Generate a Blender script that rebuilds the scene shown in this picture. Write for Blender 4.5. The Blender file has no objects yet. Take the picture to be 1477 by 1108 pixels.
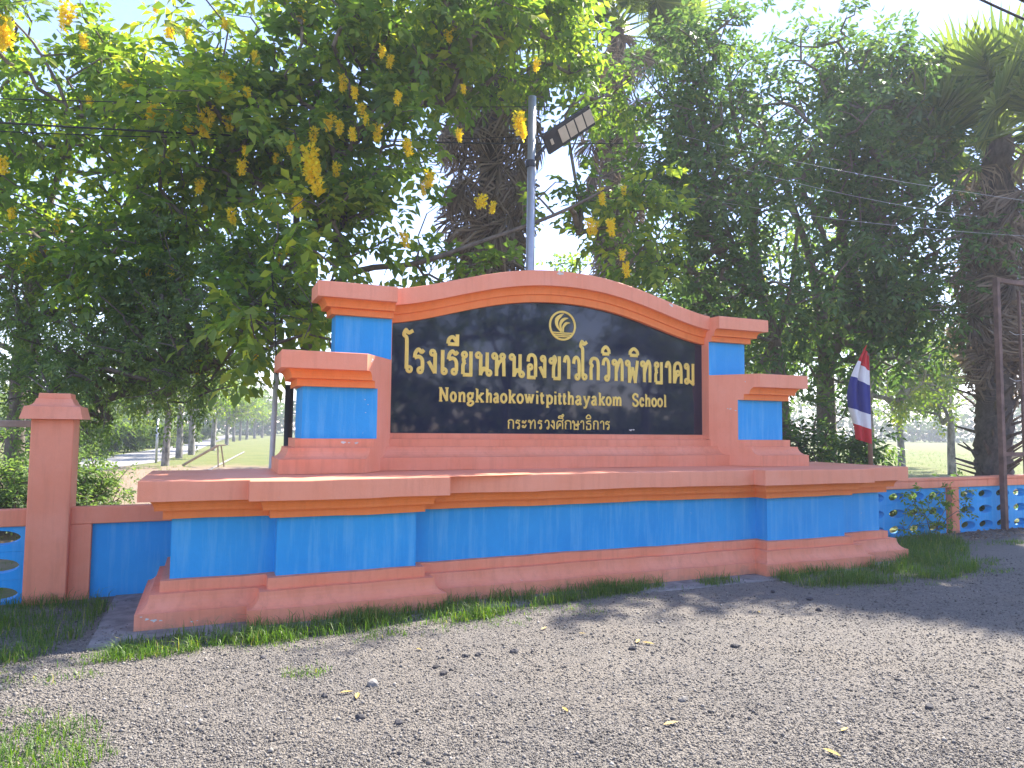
import bpy, bmesh, math, random
import numpy as np
from mathutils import Vector, Matrix
sc = bpy.context.scene
col = sc.collection
RN = np.random.default_rng(7)
# ------------------------------------------------------------------ camera
PW, PH, FPX = 1477.0, 1108.0, 1009.67
CAMP = np.array([-3.827, -6.197, 1.6])
_y, _p, _r = [math.radians(a) for a in (23.335, 3.683, 0.528)]
CF = np.array([math.sin(_y)*math.cos(_p), math.cos(_y)*math.cos(_p), math.sin(_p)])
CR = np.array([math.cos(_y), -math.sin(_y), 0.0]); CU = np.cross(CR, CF)
CR, CU = CR*math.cos(_r)+CU*math.sin(_r), -CR*math.sin(_r)+CU*math.cos(_r)
cam = bpy.data.cameras.new('camera'); camo = bpy.data.objects.new('camera', cam); col.objects.link(camo)
cam.sensor_width = 36.0; cam.lens = FPX/PW*36.0; cam.clip_start = 0.05; cam.clip_end = 2000
M = Matrix.Identity(4)
for i in range(3):
    M[i][0], M[i][1], M[i][2], M[i][3] = CR[i], CU[i], -CF[i], CAMP[i]
camo.matrix_world = M
sc.camera = camo
def at(u, v, z):
    """point of the place seen at photo pixel u,v and z metres ahead"""
    return CAMP + (CF + CR*(u-PW/2)/FPX + CU*(PH/2-v)/FPX)*z
def unit(a): return a/(np.linalg.norm(a, axis=-1, keepdims=True)+1e-9)
def gnd(u, v, h=0.0):
    d = CF + CR*(u-PW/2)/FPX + CU*(PH/2-v)/FPX
    return CAMP + d*(h-CAMP[2])/d[2]
# ------------------------------------------------------------------ light
SUN = np.array([0.80, 0.36, 1.0]); SUN = SUN/np.linalg.norm(SUN)
world = bpy.data.worlds.new('World'); sc.world = world; world.use_nodes = True
wn = world.node_tree; bg = wn.nodes['Background']
sky = wn.nodes.new('ShaderNodeTexSky'); sky.sky_type = 'NISHITA'; sky.sun_disc = False
sky.sun_elevation = math.asin(SUN[2]); sky.sun_rotation = math.atan2(SUN[0], SUN[1])
sky.air_density = 1.0; sky.dust_density = 0.0; sky.ozone_density = 1.0
wb = wn.nodes.new('ShaderNodeMix'); wb.data_type = 'RGBA'; wb.blend_type = 'MULTIPLY'; wb.inputs[0].default_value = 1.0
wb.inputs[7].default_value = (1.02, .89, 1.0, 1)      # white balance of the phone picture
wn.links.new(sky.outputs[0], wb.inputs[6]); wn.links.new(wb.outputs[2], bg.inputs[0]); bg.inputs[1].default_value = 0.13
sl = bpy.data.lights.new('sun', 'SUN'); sl.energy = 4.6; sl.angle = math.radians(0.6); sl.color = (1.0, 0.93, 0.82)
so = bpy.data.objects.new('sun', sl); col.objects.link(so)
so.rotation_euler = Vector(SUN).to_track_quat('Z', 'Y').to_euler()
so.location = (12, 8, 20)
sc.view_settings.view_transform = 'Standard'; sc.view_settings.look = 'None'
sc.view_settings.exposure = 1.82; sc.view_settings.gamma = 1.0; sc.view_settings.use_curve_mapping = False
sc.cycles.max_bounces = 8; sc.cycles.diffuse_bounces = 5; sc.cycles.glossy_bounces = 3
sc.cycles.transmission_bounces = 5; sc.cycles.volume_bounces = 0; sc.cycles.transparent_max_bounces = 6
# ------------------------------------------------------------------ materials
def mat(name, build):
    m = bpy.data.materials.new(name); m.use_nodes = True
    nt = m.node_tree; b = nt.nodes['Principled BSDF']
    build(nt, b); return m
def nd(nt, t, **kw):
    n = nt.nodes.new(t)
    for k, v in kw.items():
        if k[0] == 'i' and k[1:].isdigit(): n.inputs[int(k[1:])].default_value = v
        elif k in n.inputs: n.inputs[k].default_value = v
        else: setattr(n, k, v)
    return n
def ramp(nt, fac, stops):
    r = nt.nodes.new('ShaderNodeValToRGB'); cr = r.color_ramp
    while len(cr.elements) < len(stops): cr.elements.new(0.5)
    for e, (p, c) in zip(cr.elements, stops):
        e.position = p; e.color = (c[0], c[1], c[2], 1)
    nt.links.new(fac, r.inputs[0]); return r.outputs[0]
def mix(nt, fac, a, b, mode='MIX'):
    n = nt.nodes.new('ShaderNodeMix'); n.data_type = 'RGBA'; n.blend_type = mode
    for s, v in ((0, fac), (6, a), (7, b)):
        if hasattr(v, 'links') or hasattr(v, 'is_linked'): nt.links.new(v, n.inputs[s])
        else: n.inputs[s].default_value = v if s == 0 else (v[0], v[1], v[2], 1)
    return n.outputs[2]
def coords(nt, scale=(1, 1, 1)):
    t = nt.nodes.new('ShaderNodeNewGeometry'); mp = nt.nodes.new('ShaderNodeMapping')
    mp.inputs['Scale'].default_value = scale
    nt.links.new(t.outputs['Position'], mp.inputs[0]); return mp.outputs[0]
def noise(nt, scale, detail=4, rough=.55, vec=None, out=0):
    n = nt.nodes.new('ShaderNodeTexNoise'); n.inputs['Scale'].default_value = scale
    n.inputs['Detail'].default_value = detail; n.inputs['Roughness'].default_value = rough
    if vec is not None: nt.links.new(vec, n.inputs['Vector'])
    return n.outputs[out]
def bump(nt, b, h, strength=.3, dist=.01):
    n = nt.nodes.new('ShaderNodeBump'); n.inputs['Strength'].default_value = strength; n.inputs['Distance'].default_value = dist
    nt.links.new(h, n.inputs['Height']); nt.links.new(n.outputs[0], b.inputs['Normal'])
def paint(name, c, faded, chips=True, streak=None, rough=.62, mud=False):
    def f(nt, b):
        v = coords(nt)
        n1 = noise(nt, 2.2, 5, .6, v)
        c0 = ramp(nt, n1, [(.3, c), (.7, faded)])
        vs = coords(nt, (9, 9, .7)); n2 = noise(nt, 1.6, 5, .65, vs)
        s = streak if streak else [x*.78 for x in c]
        k = ramp(nt, n2, [(.48, (0, 0, 0)), (.74, [.75 if streak and streak[2] > .5 else .42]*3)])
        c1 = mix(nt, k, c0, s)
        n4 = noise(nt, 28, 6, .7, v)
        c1 = mix(nt, ramp(nt, n4, [(.35, (.06, .06, .06)), (.6, (0, 0, 0))]), c1, [x*.55 for x in c])
        if mud:   # dried splashes of soil, patchy, on what stands on the ground
            sx = nt.nodes.new('ShaderNodeSeparateXYZ'); nt.links.new(v, sx.inputs[0])
            mz = nd(nt, 'ShaderNodeMath', operation='MULTIPLY_ADD'); mz.inputs[1].default_value = -2.2; mz.inputs[2].default_value = .22
            nt.links.new(sx.outputs[2], mz.inputs[0])
            ma = nd(nt, 'ShaderNodeMath', operation='ADD'); nt.links.new(mz.outputs[0], ma.inputs[0]); nt.links.new(noise(nt, 5, 7, .75, v), ma.inputs[1])
            c1 = mix(nt, ramp(nt, ma.outputs[0], [(.55, (0, 0, 0)), (.8, (.6, .6, .6))]), c1, (.36, .22, .14))
        if chips:
            n3 = noise(nt, 7.5, 7, .72, v)
            kk = ramp(nt, n3, [(.70, (0, 0, 0)), (.712, (1, 1, 1))])
            c1 = mix(nt, kk, c1, (.72, .68, .63))
        nt.links.new(c1, b.inputs['Base Color']); b.inputs['Roughness'].default_value = rough
        b.inputs['Specular IOR Level'].default_value = .35
        bump(nt, b, noise(nt, 55, 5, .6, v), .25, .006)
    return mat(name, f)
PINK = paint('salmon_paint', (.86, .30, .165), (.88, .35, .22))
PINKW = paint('salmon_paint_worn', (.83, .27, .14), (.87, .33, .20), streak=(.56, .19, .10), mud=True)
PINKBOUNCE = paint('salmon_paint_bounce', (.84, .22, .045), (.88, .26, .07), chips=False)  # same salmon paint, with warm ground bounce painted into the underside colour
BLUE = paint('blue_paint', (.015, .32, .74), (.028, .375, .80), streak=(.13, .47, .80), chips=True)
def flat(name, c, rough=.6, metal=0.0, spec=.4, bumpy=None, vary=.0):
    def f(nt, b):
        b.inputs['Base Color'].default_value = (c[0], c[1], c[2], 1); b.inputs['Roughness'].default_value = rough
        b.inputs['Metallic'].default_value = metal; b.inputs['Specular IOR Level'].default_value = spec
        v = coords(nt)
        if vary:
            n = noise(nt, 6, 6, .65, v)
            cc = ramp(nt, n, [(.3, [x*(1-vary) for x in c]), (.7, [min(1, x*(1+vary)) for x in c])])
            nt.links.new(cc, b.inputs['Base Color'])
        if bumpy: bump(nt, b, noise(nt, bumpy, 5, .6, v), .3, .005)
    return mat(name, f)
GRANITE = flat('navy_granite', (.004, .009, .036), .04, 0, .62)
SEAM = flat('panel_backing', (.004, .005, .01), .5)
GOLD = flat('gold_paint', (.80, .58, .12), .4, .1, .5, vary=.12)
CONC = flat('concrete', (.23, .215, .195), .9, bumpy=30, vary=.45)
ROADM = flat('road_concrete', (.30, .285, .27), .85, bumpy=30, vary=.10)
STEEL = flat('galvanised_steel', (.42, .44, .48), .42, .6, .5, vary=.12)
DARKMETAL = flat('dark_grey_housing', (.018, .02, .026), .45)
LENS = flat('led_lens', (.50, .44, .34), .25, 0, .5, vary=.1)
CABLE = flat('black_cable', (.012, .012, .014), .5)
WIREL = flat('bare_wire', (.55, .55, .57), .4, .5)
RUST = flat('rusty_steel', (.17, .105, .085), .75, .2, .4, bumpy=60, vary=.4)
WOOD = flat('weathered_timber', (.33, .25, .18), .8, bumpy=40, vary=.3)
PVC = flat('grey_post', (.55, .54, .50), .55, vary=.1)
FLAGR = flat('flag_red', (.55, .03, .035), .8); FLAGW = flat('flag_white', (.75, .74, .74), .8); FLAGB = flat('flag_blue', (.035, .04, .22), .8)
POLEW = flat('flag_pole_wood', (.22, .12, .075), .7, vary=.3)
STONE = flat('dark_stone', (.055, .052, .055), .85, bumpy=50, vary=.4)
STONEP = flat('pale_stone', (.22, .205, .185), .85, bumpy=50, vary=.3)
DRYLEAF = flat('dry_leaf', (.50, .36, .10), .7, vary=.25)
def leafmat(name, stops, trans=.45, rough=.45, tint=(1.5, 1.6, .45)):
    def f(nt, b):
        a = nt.nodes.new('ShaderNodeAttribute'); a.attribute_name = 'tint'
        c = ramp(nt, a.outputs['Fac'], stops)
        nt.links.new(c, b.inputs['Base Color']); b.inputs['Roughness'].default_value = rough
        b.inputs['Specular IOR Level'].default_value = .35
        t = nt.nodes.new('ShaderNodeBsdfTranslucent')
        tc = mix(nt, 1.0, c, tint, 'MULTIPLY'); nt.links.new(tc, t.inputs[0])
        ms = nt.nodes.new('ShaderNodeMixShader'); ms.inputs[0].default_value = trans
        nt.links.new(b.outputs[0], ms.inputs[1]); nt.links.new(t.outputs[0], ms.inputs[2])
        nt.links.new(ms.outputs[0], nt.nodes['Material Output'].inputs[0])
    return mat(name, f)
LEAFG = leafmat('golden_shower_leaf', [(0, (.065, .13, .038)), (.4, (.125, .215, .05)), (.75, (.24, .32, .055)), (1, (.46, .46, .06))], .6, .5, (1.75, 1.75, .6))
LEAFD = leafmat('dark_fine_leaf', [(0, (.085, .15, .068)), (.6, (.15, .235, .09)), (1, (.26, .34, .10))], .58, .5, (1.5, 1.5, .7))
LEAFR = leafmat('broad_leaf', [(0, (.055, .115, .048)), (.6, (.10, .185, .065)), (.9, (.17, .25, .07)), (1, (.28, .33, .07))], .53, .5, (1.5, 1.5, .7))
LEAFY = leafmat('roadside_leaf', [(0, (.06, .11, .02)), (.5, (.12, .19, .03)), (1, (.28, .29, .03))], .5)
LEAFF = leafmat('far_leaf', [(0, (.05, .09, .04)), (.6, (.08, .13, .05)), (1, (.14, .18, .06))], .35)
PALMG = leafmat('palm_green', [(0, (.07, .125, .05)), (1, (.21, .27, .075))], .5, .4, (1.5, 1.5, .6))
PALMD = leafmat('palm_dead', [(0, (.15, .115, .088)), (.6, (.27, .215, .165)), (1, (.40, .33, .26))], .35, .7, (1.1, 1, .8))
GRASSM = leafmat('grass_blade', [(0, (.045, .11, .020)), (.6, (.11, .21, .03)), (.9, (.22, .28, .05)), (1, (.42, .36, .15))], .45)
PETAL = leafmat('yellow_petal', [(0, (.92, .66, .015)), (1, (.97, .86, .06))], .55, .5, (1.1, 1.1, .6))
def barkf(c0, c1, sc_=9):
    def f(nt, b):
        v = coords(nt, (1, 1, .45)); n = noise(nt, sc_, 7, .7, v)
        nt.links.new(ramp(nt, n, [(.32, c0), (.66, c1)]), b.inputs['Base Color']); b.inputs['Roughness'].default_value = .9
        bump(nt, b, noise(nt, sc_*3, 6, .7, v), .6, .02)
    return f
BARK = mat('grey_bark', barkf((.075, .06, .05), (.22, .185, .15)))
BARKM = mat('mottled_bark', barkf((.05, .045, .04), (.34, .32, .29), 6))
PALMT = mat('palm_trunk', barkf((.04, .034, .03), (.14, .115, .095), 12))
# ------------------------------------------------------------------ object helpers
def tag(o, label=None, cat=None, group=None, kind=None):
    if label: o['label'] = label
    if cat: o['category'] = cat
    if group: o['group'] = group
    if kind: o['kind'] = kind
    return o
def mesh(name, v, f, m=None, smooth=False):
    me = bpy.data.meshes.new(name)
    me.from_pydata([tuple(map(float, p)) for p in v], [], f)
    if m: me.materials.append(m)
    if smooth: me.polygons.foreach_set('use_smooth', [True]*len(me.polygons))
    me.update(); return me
def link(name, me, parent=None, loc=None):
    o = bpy.data.objects.new(name, me); col.objects.link(o)
    if parent is not None: o.parent = parent
    if loc is not None: o.location = loc
    return o
def empty(name, loc=(0, 0, 0)):
    o = bpy.data.objects.new(name, None); col.objects.link(o); o.location = loc; o.empty_display_size = .2
    return o
class MB:
    def __init__(s): s.v = []; s.f = []
    def add(s, v, f):
        k = len(s.v); s.v += [tuple(map(float, p)) for p in v]; s.f += [tuple(i+k for i in q) for q in f]; return s
    def box(s, x0, x1, y0, y1, z0, z1):
        v = [(x0, y0, z0), (x1, y0, z0), (x1, y1, z0), (x0, y1, z0), (x0, y0, z1), (x1, y0, z1), (x1, y1, z1), (x0, y1, z1)]
        return s.add(v, [(0, 3, 2, 1), (4, 5, 6, 7), (0, 1, 5, 4), (1, 2, 6, 5), (2, 3, 7, 6), (3, 0, 4, 7)])
    def tube(s, pts, r, n=8, cap=True):
        P = np.array(pts, float); rr = [r]*len(P) if np.isscalar(r) else r
        rings = []
        T = np.gradient(P, axis=0) if len(P) > 1 else None
        up = np.array([.13, .21, .97])
        for p, t, q in zip(P, T, rr):
            t = t/(np.linalg.norm(t)+1e-9); a = np.cross(t, up)
            if np.linalg.norm(a) < .05: a = np.cross(t, [1, 0, 0])
            a /= np.linalg.norm(a); b = np.cross(t, a)
            rings.append([p+q*(a*math.cos(2*math.pi*k/n)+b*math.sin(2*math.pi*k/n)) for k in range(n)])
        v = [x for g in rings for x in g]; f = []
        for i in range(len(P)-1):
            for k in range(n):
                f.append((i*n+k, i*n+(k+1) % n, (i+1)*n+(k+1) % n, (i+1)*n+k))
        if cap: f += [tuple(range(n))[::-1], tuple((len(P)-1)*n+k for k in range(n))]
        return s.add(v, f)
    def build(s, name, m, parent=None, smooth=False, loc=None, bev=0):
        me = mesh(name, s.v, s.f, m, smooth)
        bm = bmesh.new(); bm.from_mesh(me); bmesh.ops.recalc_face_normals(bm, faces=bm.faces)
        if bev: 
            bmesh.ops.bevel(bm, geom=[e for e in bm.edges if e.is_manifold and e.calc_face_angle(0) > .6], offset=bev, segments=1, affect='EDGES', clamp_overlap=True)
        bm.to_mesh(me); bm.free()
        return link(name, me, parent, loc)
# ------------------------------------------------------------------ ground
def ground_mat(nt, b):
    v = coords(nt)
    g = ramp(nt, noise(nt, .55, 6, .6, v), [(.3, (.12, .145, .032)), (.55, (.17, .18, .042)), (.75, (.22, .19, .07))])
    g = mix(nt, ramp(nt, noise(nt, 14, 5, .7, v), [(.35, (.5, .5, .5)), (.6, (0, 0, 0))]), g, (.075, .11, .02))
    # bare earth behind the sign, where the verge is trodden
    d = nt.nodes.new('ShaderNodeVectorMath'); d.operation = 'DISTANCE'; d.inputs[1].default_value = (-6.0, 14, 0)
    nt.links.new(v, d.inputs[0])
    mr = nd(nt, 'ShaderNodeMapRange', i1=5.0, i2=15.0, i3=1.0, i4=0.0); nt.links.new(d.outputs['Value'], mr.inputs[0])
    nz = noise(nt, 1.3, 6, .65, v)
    ad = nd(nt, 'ShaderNodeMath', operation='ADD'); nt.links.new(mr.outputs[0], ad.inputs[0]); nt.links.new(nz, ad.inputs[1])
    k = ramp(nt, ad.outputs[0], [(.75, (0, 0, 0)), (1.1, (1, 1, 1))])
    g = mix(nt, k, g, (.27, .19, .125))
    nt.links.new(g, b.inputs['Base Color']); b.inputs['Roughness'].default_value = .95
    bump(nt, b, noise(nt, 22, 6, .7, v), .8, .05)
GROUNDM = mat('field_grass', ground_mat)
def gravel_mat(nt, b):
    v = coords(nt)
    vo = nt.nodes.new('ShaderNodeTexVoronoi'); vo.inputs['Scale'].default_value = 58; nt.links.new(v, vo.inputs['Vector'])
    vo2 = nt.nodes.new('ShaderNodeTexVoronoi'); vo2.inputs['Scale'].default_value = 130; nt.links.new(v, vo2.inputs['Vector'])
    sep = nt.nodes.new('ShaderNodeSeparateColor'); nt.links.new(vo.outputs['Color'], sep.inputs[0])
    sep2 = nt.nodes.new('ShaderNodeSeparateColor'); nt.links.new(vo2.outputs['Color'], sep2.inputs[0])
    c = ramp(nt, sep.outputs[0], [(0, (.095, .086, .078)), (.5, (.185, .166, .144)), (.85, (.235, .212, .184)), (1, (.31, .285, .25))])
    c2 = ramp(nt, sep2.outputs[0], [(0, (.11, .10, .088)), (1, (.265, .238, .208))])
    c = mix(nt, .45, c, c2)
    big = noise(nt, .8, 5, .6, v)
    c = mix(nt, ramp(nt, big, [(.42, (0, 0, 0)), (.7, (.5, .5, .5))]), c, (.255, .215, .165))
    mid = noise(nt, 4, 5, .65, v)
    c = mix(nt, ramp(nt, mid, [(.3, (.4, .4, .4)), (.5, (0, 0, 0))]), c, (.085, .078, .074))
    tr_ = noise(nt, 1.1, 4, .6, coords(nt, (.22, 1.5, 1)))
    c = mix(nt, ramp(nt, tr_, [(.45, (0, 0, 0)), (.62, (.55, .55, .55))]), c, (.225, .20, .17))
    nt.links.new(c, b.inputs['Base Color']); b.inputs['Roughness'].default_value = .92
    m1 = nd(nt, 'ShaderNodeMath', operation='MULTIPLY'); m1.inputs[1].default_value = -1.0; nt.links.new(vo.outputs['Distance'], m1.inputs[0])
    m2 = nd(nt, 'ShaderNodeMath', operation='MULTIPLY_ADD'); m2.inputs[1].default_value = -.6
    nt.links.new(vo2.outputs['Distance'], m2.inputs[0]); nt.links.new(m1.outputs[0], m2.inputs[2])
    bump(nt, b, m2.outputs[0], 1.0, .018)
GRAVELM = mat('gravel', gravel_mat)
g = mesh('ground', [(-310, -210, -.006), (410, -210, -.006), (410, 410, -.006), (-310, 410, -.006)], [(0, 1, 2, 3)], GROUNDM)
tag(link('ground', g), kind='structure')
# gravel forecourt: gently uneven sheet with a ragged back edge
def sheet(name, x0, x1, y0, y1, step, hfun, m, edge=None):
    xs = np.arange(x0, x1+1e-6, step); ys = np.arange(y0, y1+1e-6, step); nx, ny = len(xs), len(ys)
    X, Y = np.meshgrid(xs, ys); Z = hfun(X, Y)
    v = np.stack([X, Y, Z], -1).reshape(-1, 3)
    f = [(j*nx+i, j*nx+i+1, (j+1)*nx+i+1, (j+1)*nx+i) for j in range(ny-1) for i in range(nx-1)]
    return link(name, mesh(name, v, f, m, True))
def gh(X, Y):
    return .004 + .007*(np.sin(X*1.7+.6*np.sin(Y*2.1))*np.sin(Y*1.9+.5*np.sin(X*1.3)) + .6*np.sin(X*4.1+1.3*np.sin(Y*3.1))*np.sin(Y*3.7+X)+.8)
tag(sheet('gravel_forecourt', -14, 16, -14, 1.4, .2, gh, GRAVELM), kind='structure')
tag(link('road_apron', mesh('road_apron', [(-80, -80, .001), (90, -80, .001), (90, 1.36, .001), (-80, 1.36, .001)], [(0, 1, 2, 3)], GRAVELM)), kind='structure')
# concrete road going away behind the trees
rl = [gnd(u, v, .004) for u, v in [(30, 698), (152, 676), (224, 667), (280, 651), (315, 636.5), (338, 629)]]
ru = [gnd(u, v, .004) for u, v in [(10, 672), (130, 662), (212, 650), (270, 640), (312, 630.5), (334, 626)]]
n = len(rl)
tag(link('road', mesh('road', rl+ru, [(i, i+1, n+i+1, n+i) for i in range(n-1)], ROADM)), kind='structure')
# ------------------------------------------------------------------ the sign monument
MON = empty('school_sign', (0, 0, 0))
tag(MON, 'salmon and blue school sign wall with arched top, stepped piers and navy lettered panel', 'sign')
H1 = 1.165
def cove(d0, z0, d1, z1, n=6, convex=False):
    """concave quarter between two profile points; starts vertical at the first one"""
    out = []
    for i in range(n+1):
        a = i/n*math.pi/2
        if convex: out.append((d0+(d1-d0)*(1-math.cos(a)), z0+(z1-z0)*math.sin(a)))
        else: out.append((d0+(d1-d0)*math.sin(a), z0+(z1-z0)*(1-math.cos(a))))
    return out
def base_prof(c, z0, zc, zf, z1):       # vertical plinth, cavetto, fascia
    a = c*.585; b_ = c*.295
    return [(c, z0), (c, zc)] + [(c+(a-c)*(1-math.cos(t)), zc+(zf-zc)*math.sin(t)) for t in np.linspace(.0, math.pi/2, 7)][1:][::1] + [(b_, zf), (b_, z1), (0, z1)]
def base_prof2(c, z0, zc, zf, z1):
    a = c*.585; b_ = c*.295
    arc = [(a+(c-a)*(1-math.sin(t)), zc+(zf-zc)*(1-math.cos(t))) for t in np.linspace(0, math.pi/2, 7)]
    return [(c, z0), (c, zc)] + arc[1:] + [(b_, zf+.002), (b_, z1), (0, z1+.001)]
def corn_prof(o, z0, z1):
    f = o*.27; a = o*.52; b_ = o*.77; zm = z0+(z1-z0)*.44
    arc = [(a+(b_-a)*(1-math.cos(t)), zm+.003+(z1-zm-.003)*math.sin(t)) for t in np.linspace(0, math.pi/2, 7)]
    return [(0, z0), (f, z0+.001), (f, zm)] + arc
def offset_plan(plan, d, closed=True):
    n = len(plan); out = []
    for i in range(n):
        p = np.array(plan[i])
        e0 = p-np.array(plan[i-1]); e1 = np.array(plan[(i+1) % n])-p
        if not closed and i == 0: e0 = e1
        if not closed and i == n-1: e1 = e0
        n0 = np.array([e0[1], -e0[0]])/np.linalg.norm(e0); n1 = np.array([e1[1], -e1[0]])/np.linalg.norm(e1)
        m = n0+n1; m = m/(m@n0)
        out.append(p+m*d)
    return out
def wob(x, y, z): return .0030*(math.sin(2.9*x+2*y+7*z)+.7*math.sin(7.3*x+1.3+11*z)+.5*math.sin(15.1*x+4*y))
def sweep(plan, prof, captop=False, capbot=False):
    fine = []
    for a, b_ in zip(plan, plan[1:]+plan[:1]):
        k = max(1, int(math.hypot(b_[0]-a[0], b_[1]-a[1])/.22))
        fine += [(a[0]+(b_[0]-a[0])*i/k, a[1]+(b_[1]-a[1])*i/k) for i in range(k)]
    plan = fine
    mb = MB(); n = len(plan); v = []; f = []
    for d, z in prof: v += [(q[0], q[1]+.5*wob(q[0], 1, z), z+wob(q[0], q[1], z)) for q in offset_plan(plan, d)]
    for j in range(len(prof)-1):
        for i in range(n): f.append((j*n+i, j*n+(i+1) % n, (j+1)*n+(i+1) % n, (j+1)*n+i))
    if captop: f.append(tuple((len(prof)-1)*n+i for i in range(n)))
    if capbot: f.append(tuple(range(n))[::-1])
    return mb.add(v, f)
BP = [(-4.081, 1.27), (-4.081, .241), (-3.27, .241), (-3.27, .063), (-2.065, .063), (-2.065, .241)]
BP = BP + [(-x, y) for x, y in BP[::-1]]
sweep(BP, base_prof2(.228, -.02, .135, .262, .352)).build('base_molding', PINKW, MON)
sweep(BP, [(0, .352), (0, .842)]).build('blue_dado', BLUE, MON)
sweep(BP, corn_prof(.241, .842, 1.002)).build('cornice', PINKBOUNCE, MON)
sweep(BP, [(.18, 1.001), (.241, 1.002), (.241, H1-.006), (.235, H1)], True).build('ledge', PINK, MON)
def splay(y): return 2.078+(1.078-y)*.692
def mir(mb, s):
    if s > 0: mb.v = [(-x, y, z) for x, y, z in mb.v]; mb.f = [q[::-1] for q in mb.f]
    return mb
def lower_chain(prof, s, cap=False):
    mb = MB(); v = []; f = []
    for d, z in prof:
        y = .777-d
        v += [(-3.011-d, 1.32, z), (-3.011-d, y, z), (-splay(y), y, z)]
    for j in range(len(prof)-1):
        for i in range(2): f.append((3*j+i, 3*j+i+1, 3*j+4+i, 3*j+3+i))
    if cap:
        z = prof[-1][1]; k = 3*(len(prof)-1); v += [(-2.078, 1.078, z), (-2.078, 1.32, z)]
        f.append((k, k+1, k+2, len(v)-2, len(v)-1))
    return mir(mb.add(v, f), s)
for s in (-1, 1):
    pb = base_prof2(.222, H1+.001, 1.302, 1.405, 1.491); pc = corn_prof(.224, 1.993, 2.152)
    pt = [(.17, 2.151), (.224, 2.152), (.224, 2.311), (.219, 2.317)]
    P = lower_chain([(0, 1.491), (0, 1.993)], s).build('lower_pier', BLUE, MON)
    lower_chain(pb, s).build('pier_base', PINKW, P)
    lower_chain(pc, s).build('pier_cornice', PINKBOUNCE, P)
    lower_chain(pt, s, True).build('pier_cap', PINK, P)
    full = pb[:-1]+[(0, 1.491), (0, 1.993)]+pc[1:]+pt[1:]
    v = [(-splay(.777-d), .777-d, z) for d, z in full]
    v += [(-2.078, 1.078, 2.317), (-2.078, 1.078, H1+.001)]
    mir(MB().add(v, [tuple(range(len(v)))]), s).build('splayed_cheek', PINK, P)
    mir(MB().add([(-3.011, 1.318, H1), (-2.07, 1.318, H1), (-2.07, 1.318, 2.317), (-3.011, 1.318, 2.317)], [(0, 1, 2, 3)]), s).build('pier_back', PINK, P)
    U = mir(MB().box(-2.668, -2.083, 1.078, 1.33, 2.318, 2.752), s).build('upper_pier', BLUE, MON)
    def up_chain(prof, cap=False):
        v = []; f = []
        for d, z in prof: v += [(-2.668-d, 1.33, z), (-2.668-d, 1.078-d, z), (-2.079, 1.078-d, z)]
        for j in range(len(prof)-1):
            for i in range(2): f.append((3*j+i, 3*j+i+1, 3*j+4+i, 3*j+3+i))
        if cap:
            z = prof[-1][1]; k = 3*(len(prof)-1); v += [(-2.079, 1.33, z)]; f.append((k, k+1, k+2, len(v)-1))
        return mir(MB().add(v, f), s)
    qc = corn_prof(.215, 2.752, 2.903); qt = [(.165, 2.902), (.215, 2.903), (.215, 3.053), (.21, 3.059)]
    up_chain(qc).build('pier_cornice', PINKBOUNCE, U)
    up_chain(qt, True).build('pier_cap', PINK, U)
    v = [(-2.0785, 1.078-d, z) for d, z in qc+qt[1:]]+[(-2.0785, 1.33, 3.059), (-2.0785, 1.33, 2.752)]
    mir(MB().add(v, [tuple(range(len(v)))]), s).build('cap_end', PINK, U)
    mir(MB().box(-2.6, -2.083, 1.331, 1.36, 2.2, 3.04), s).build('pier_back', PINK, U)
    mir(MB().box(-2.0825, -2.078, 1.0765, 1.24, 1.49, 2.7515), s).build('panel_jamb', PINK, MON)
# arch
AX = [0, .35, .8, 1.2, 1.65, 2.078]; AZ = [3.46, 3.443, 3.382, 3.284, 3.163, 3.078]
_cx = np.linspace(0, 2.078, 200)
def _cub(x):
    # smooth through the surveyed heights
    A = np.vander(np.array(AX)/2.078, 6)[:, [0, 1, 2, 3, 5]]
    c, *_ = np.linalg.lstsq(A, np.array(AZ), rcond=None)
    t = np.abs(x)/2.078
    return c[0]*t**5+c[1]*t**4+c[2]*t**3+c[3]*t**2+c[4]
def T(x): return float(_cub(x))
xs = np.linspace(-2.078, 2.078, 65)
def arch(prof, name, m, closed=False):
    mb = MB(); v = []; f = []; k = len(prof)
    for x in xs: v += [(x, y, T(x)+dz) for y, dz in prof]
    for i in range(len(xs)-1):
        for j in range(k if closed else k-1):
            f.append((i*k+j, i*k+(j+1) % k, (i+1)*k+(j+1) % k, (i+1)*k+j))
    if closed: f += [tuple(range(k)), tuple((len(xs)-1)*k+j for j in range(k))[::-1]]
    o = mb.add(v, f).build(name, m, MON)
    return o
arch([(1.04, -.178), (1.04, -.006), (1.046, 0), (1.40, 0), (1.40, -.178)], 'arch_coping', PINK, True)
arc = [(1.135-.055*math.sin(t), -.178-.085*(1-math.sin(t))*1.0-.0) for t in np.linspace(math.pi/2, 0, 7)]
arc = [(1.075+.06*(1-math.cos(t)), -.178-.088*math.sin(t)) for t in np.linspace(0, math.pi/2, 7)]
arc = [(1.075+.06*math.sin(t), -.178-.088*(1-math.cos(t))) for t in np.linspace(0, math.pi/2, 7)]
arch([(1.05, -.177)]+arc+[(1.158, -.268), (1.160, -.352), (1.235, -.354)], 'arch_molding', PINKBOUNCE)
v = [(x, 1.232, T(x)-.1) for x in xs]+[(2.078, 1.232, H1+.001), (-2.078, 1.232, H1+.001)]
k = len(v); v += [(x, 1.385, z) for x, y, z in v]
MB().add(v, [tuple(range(k)), tuple(range(k, 2*k))[::-1]]+[(i, (i+1) % k, k+(i+1) % k, k+i) for i in range(k)]).build('back_wall', PINK, MON)
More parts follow.
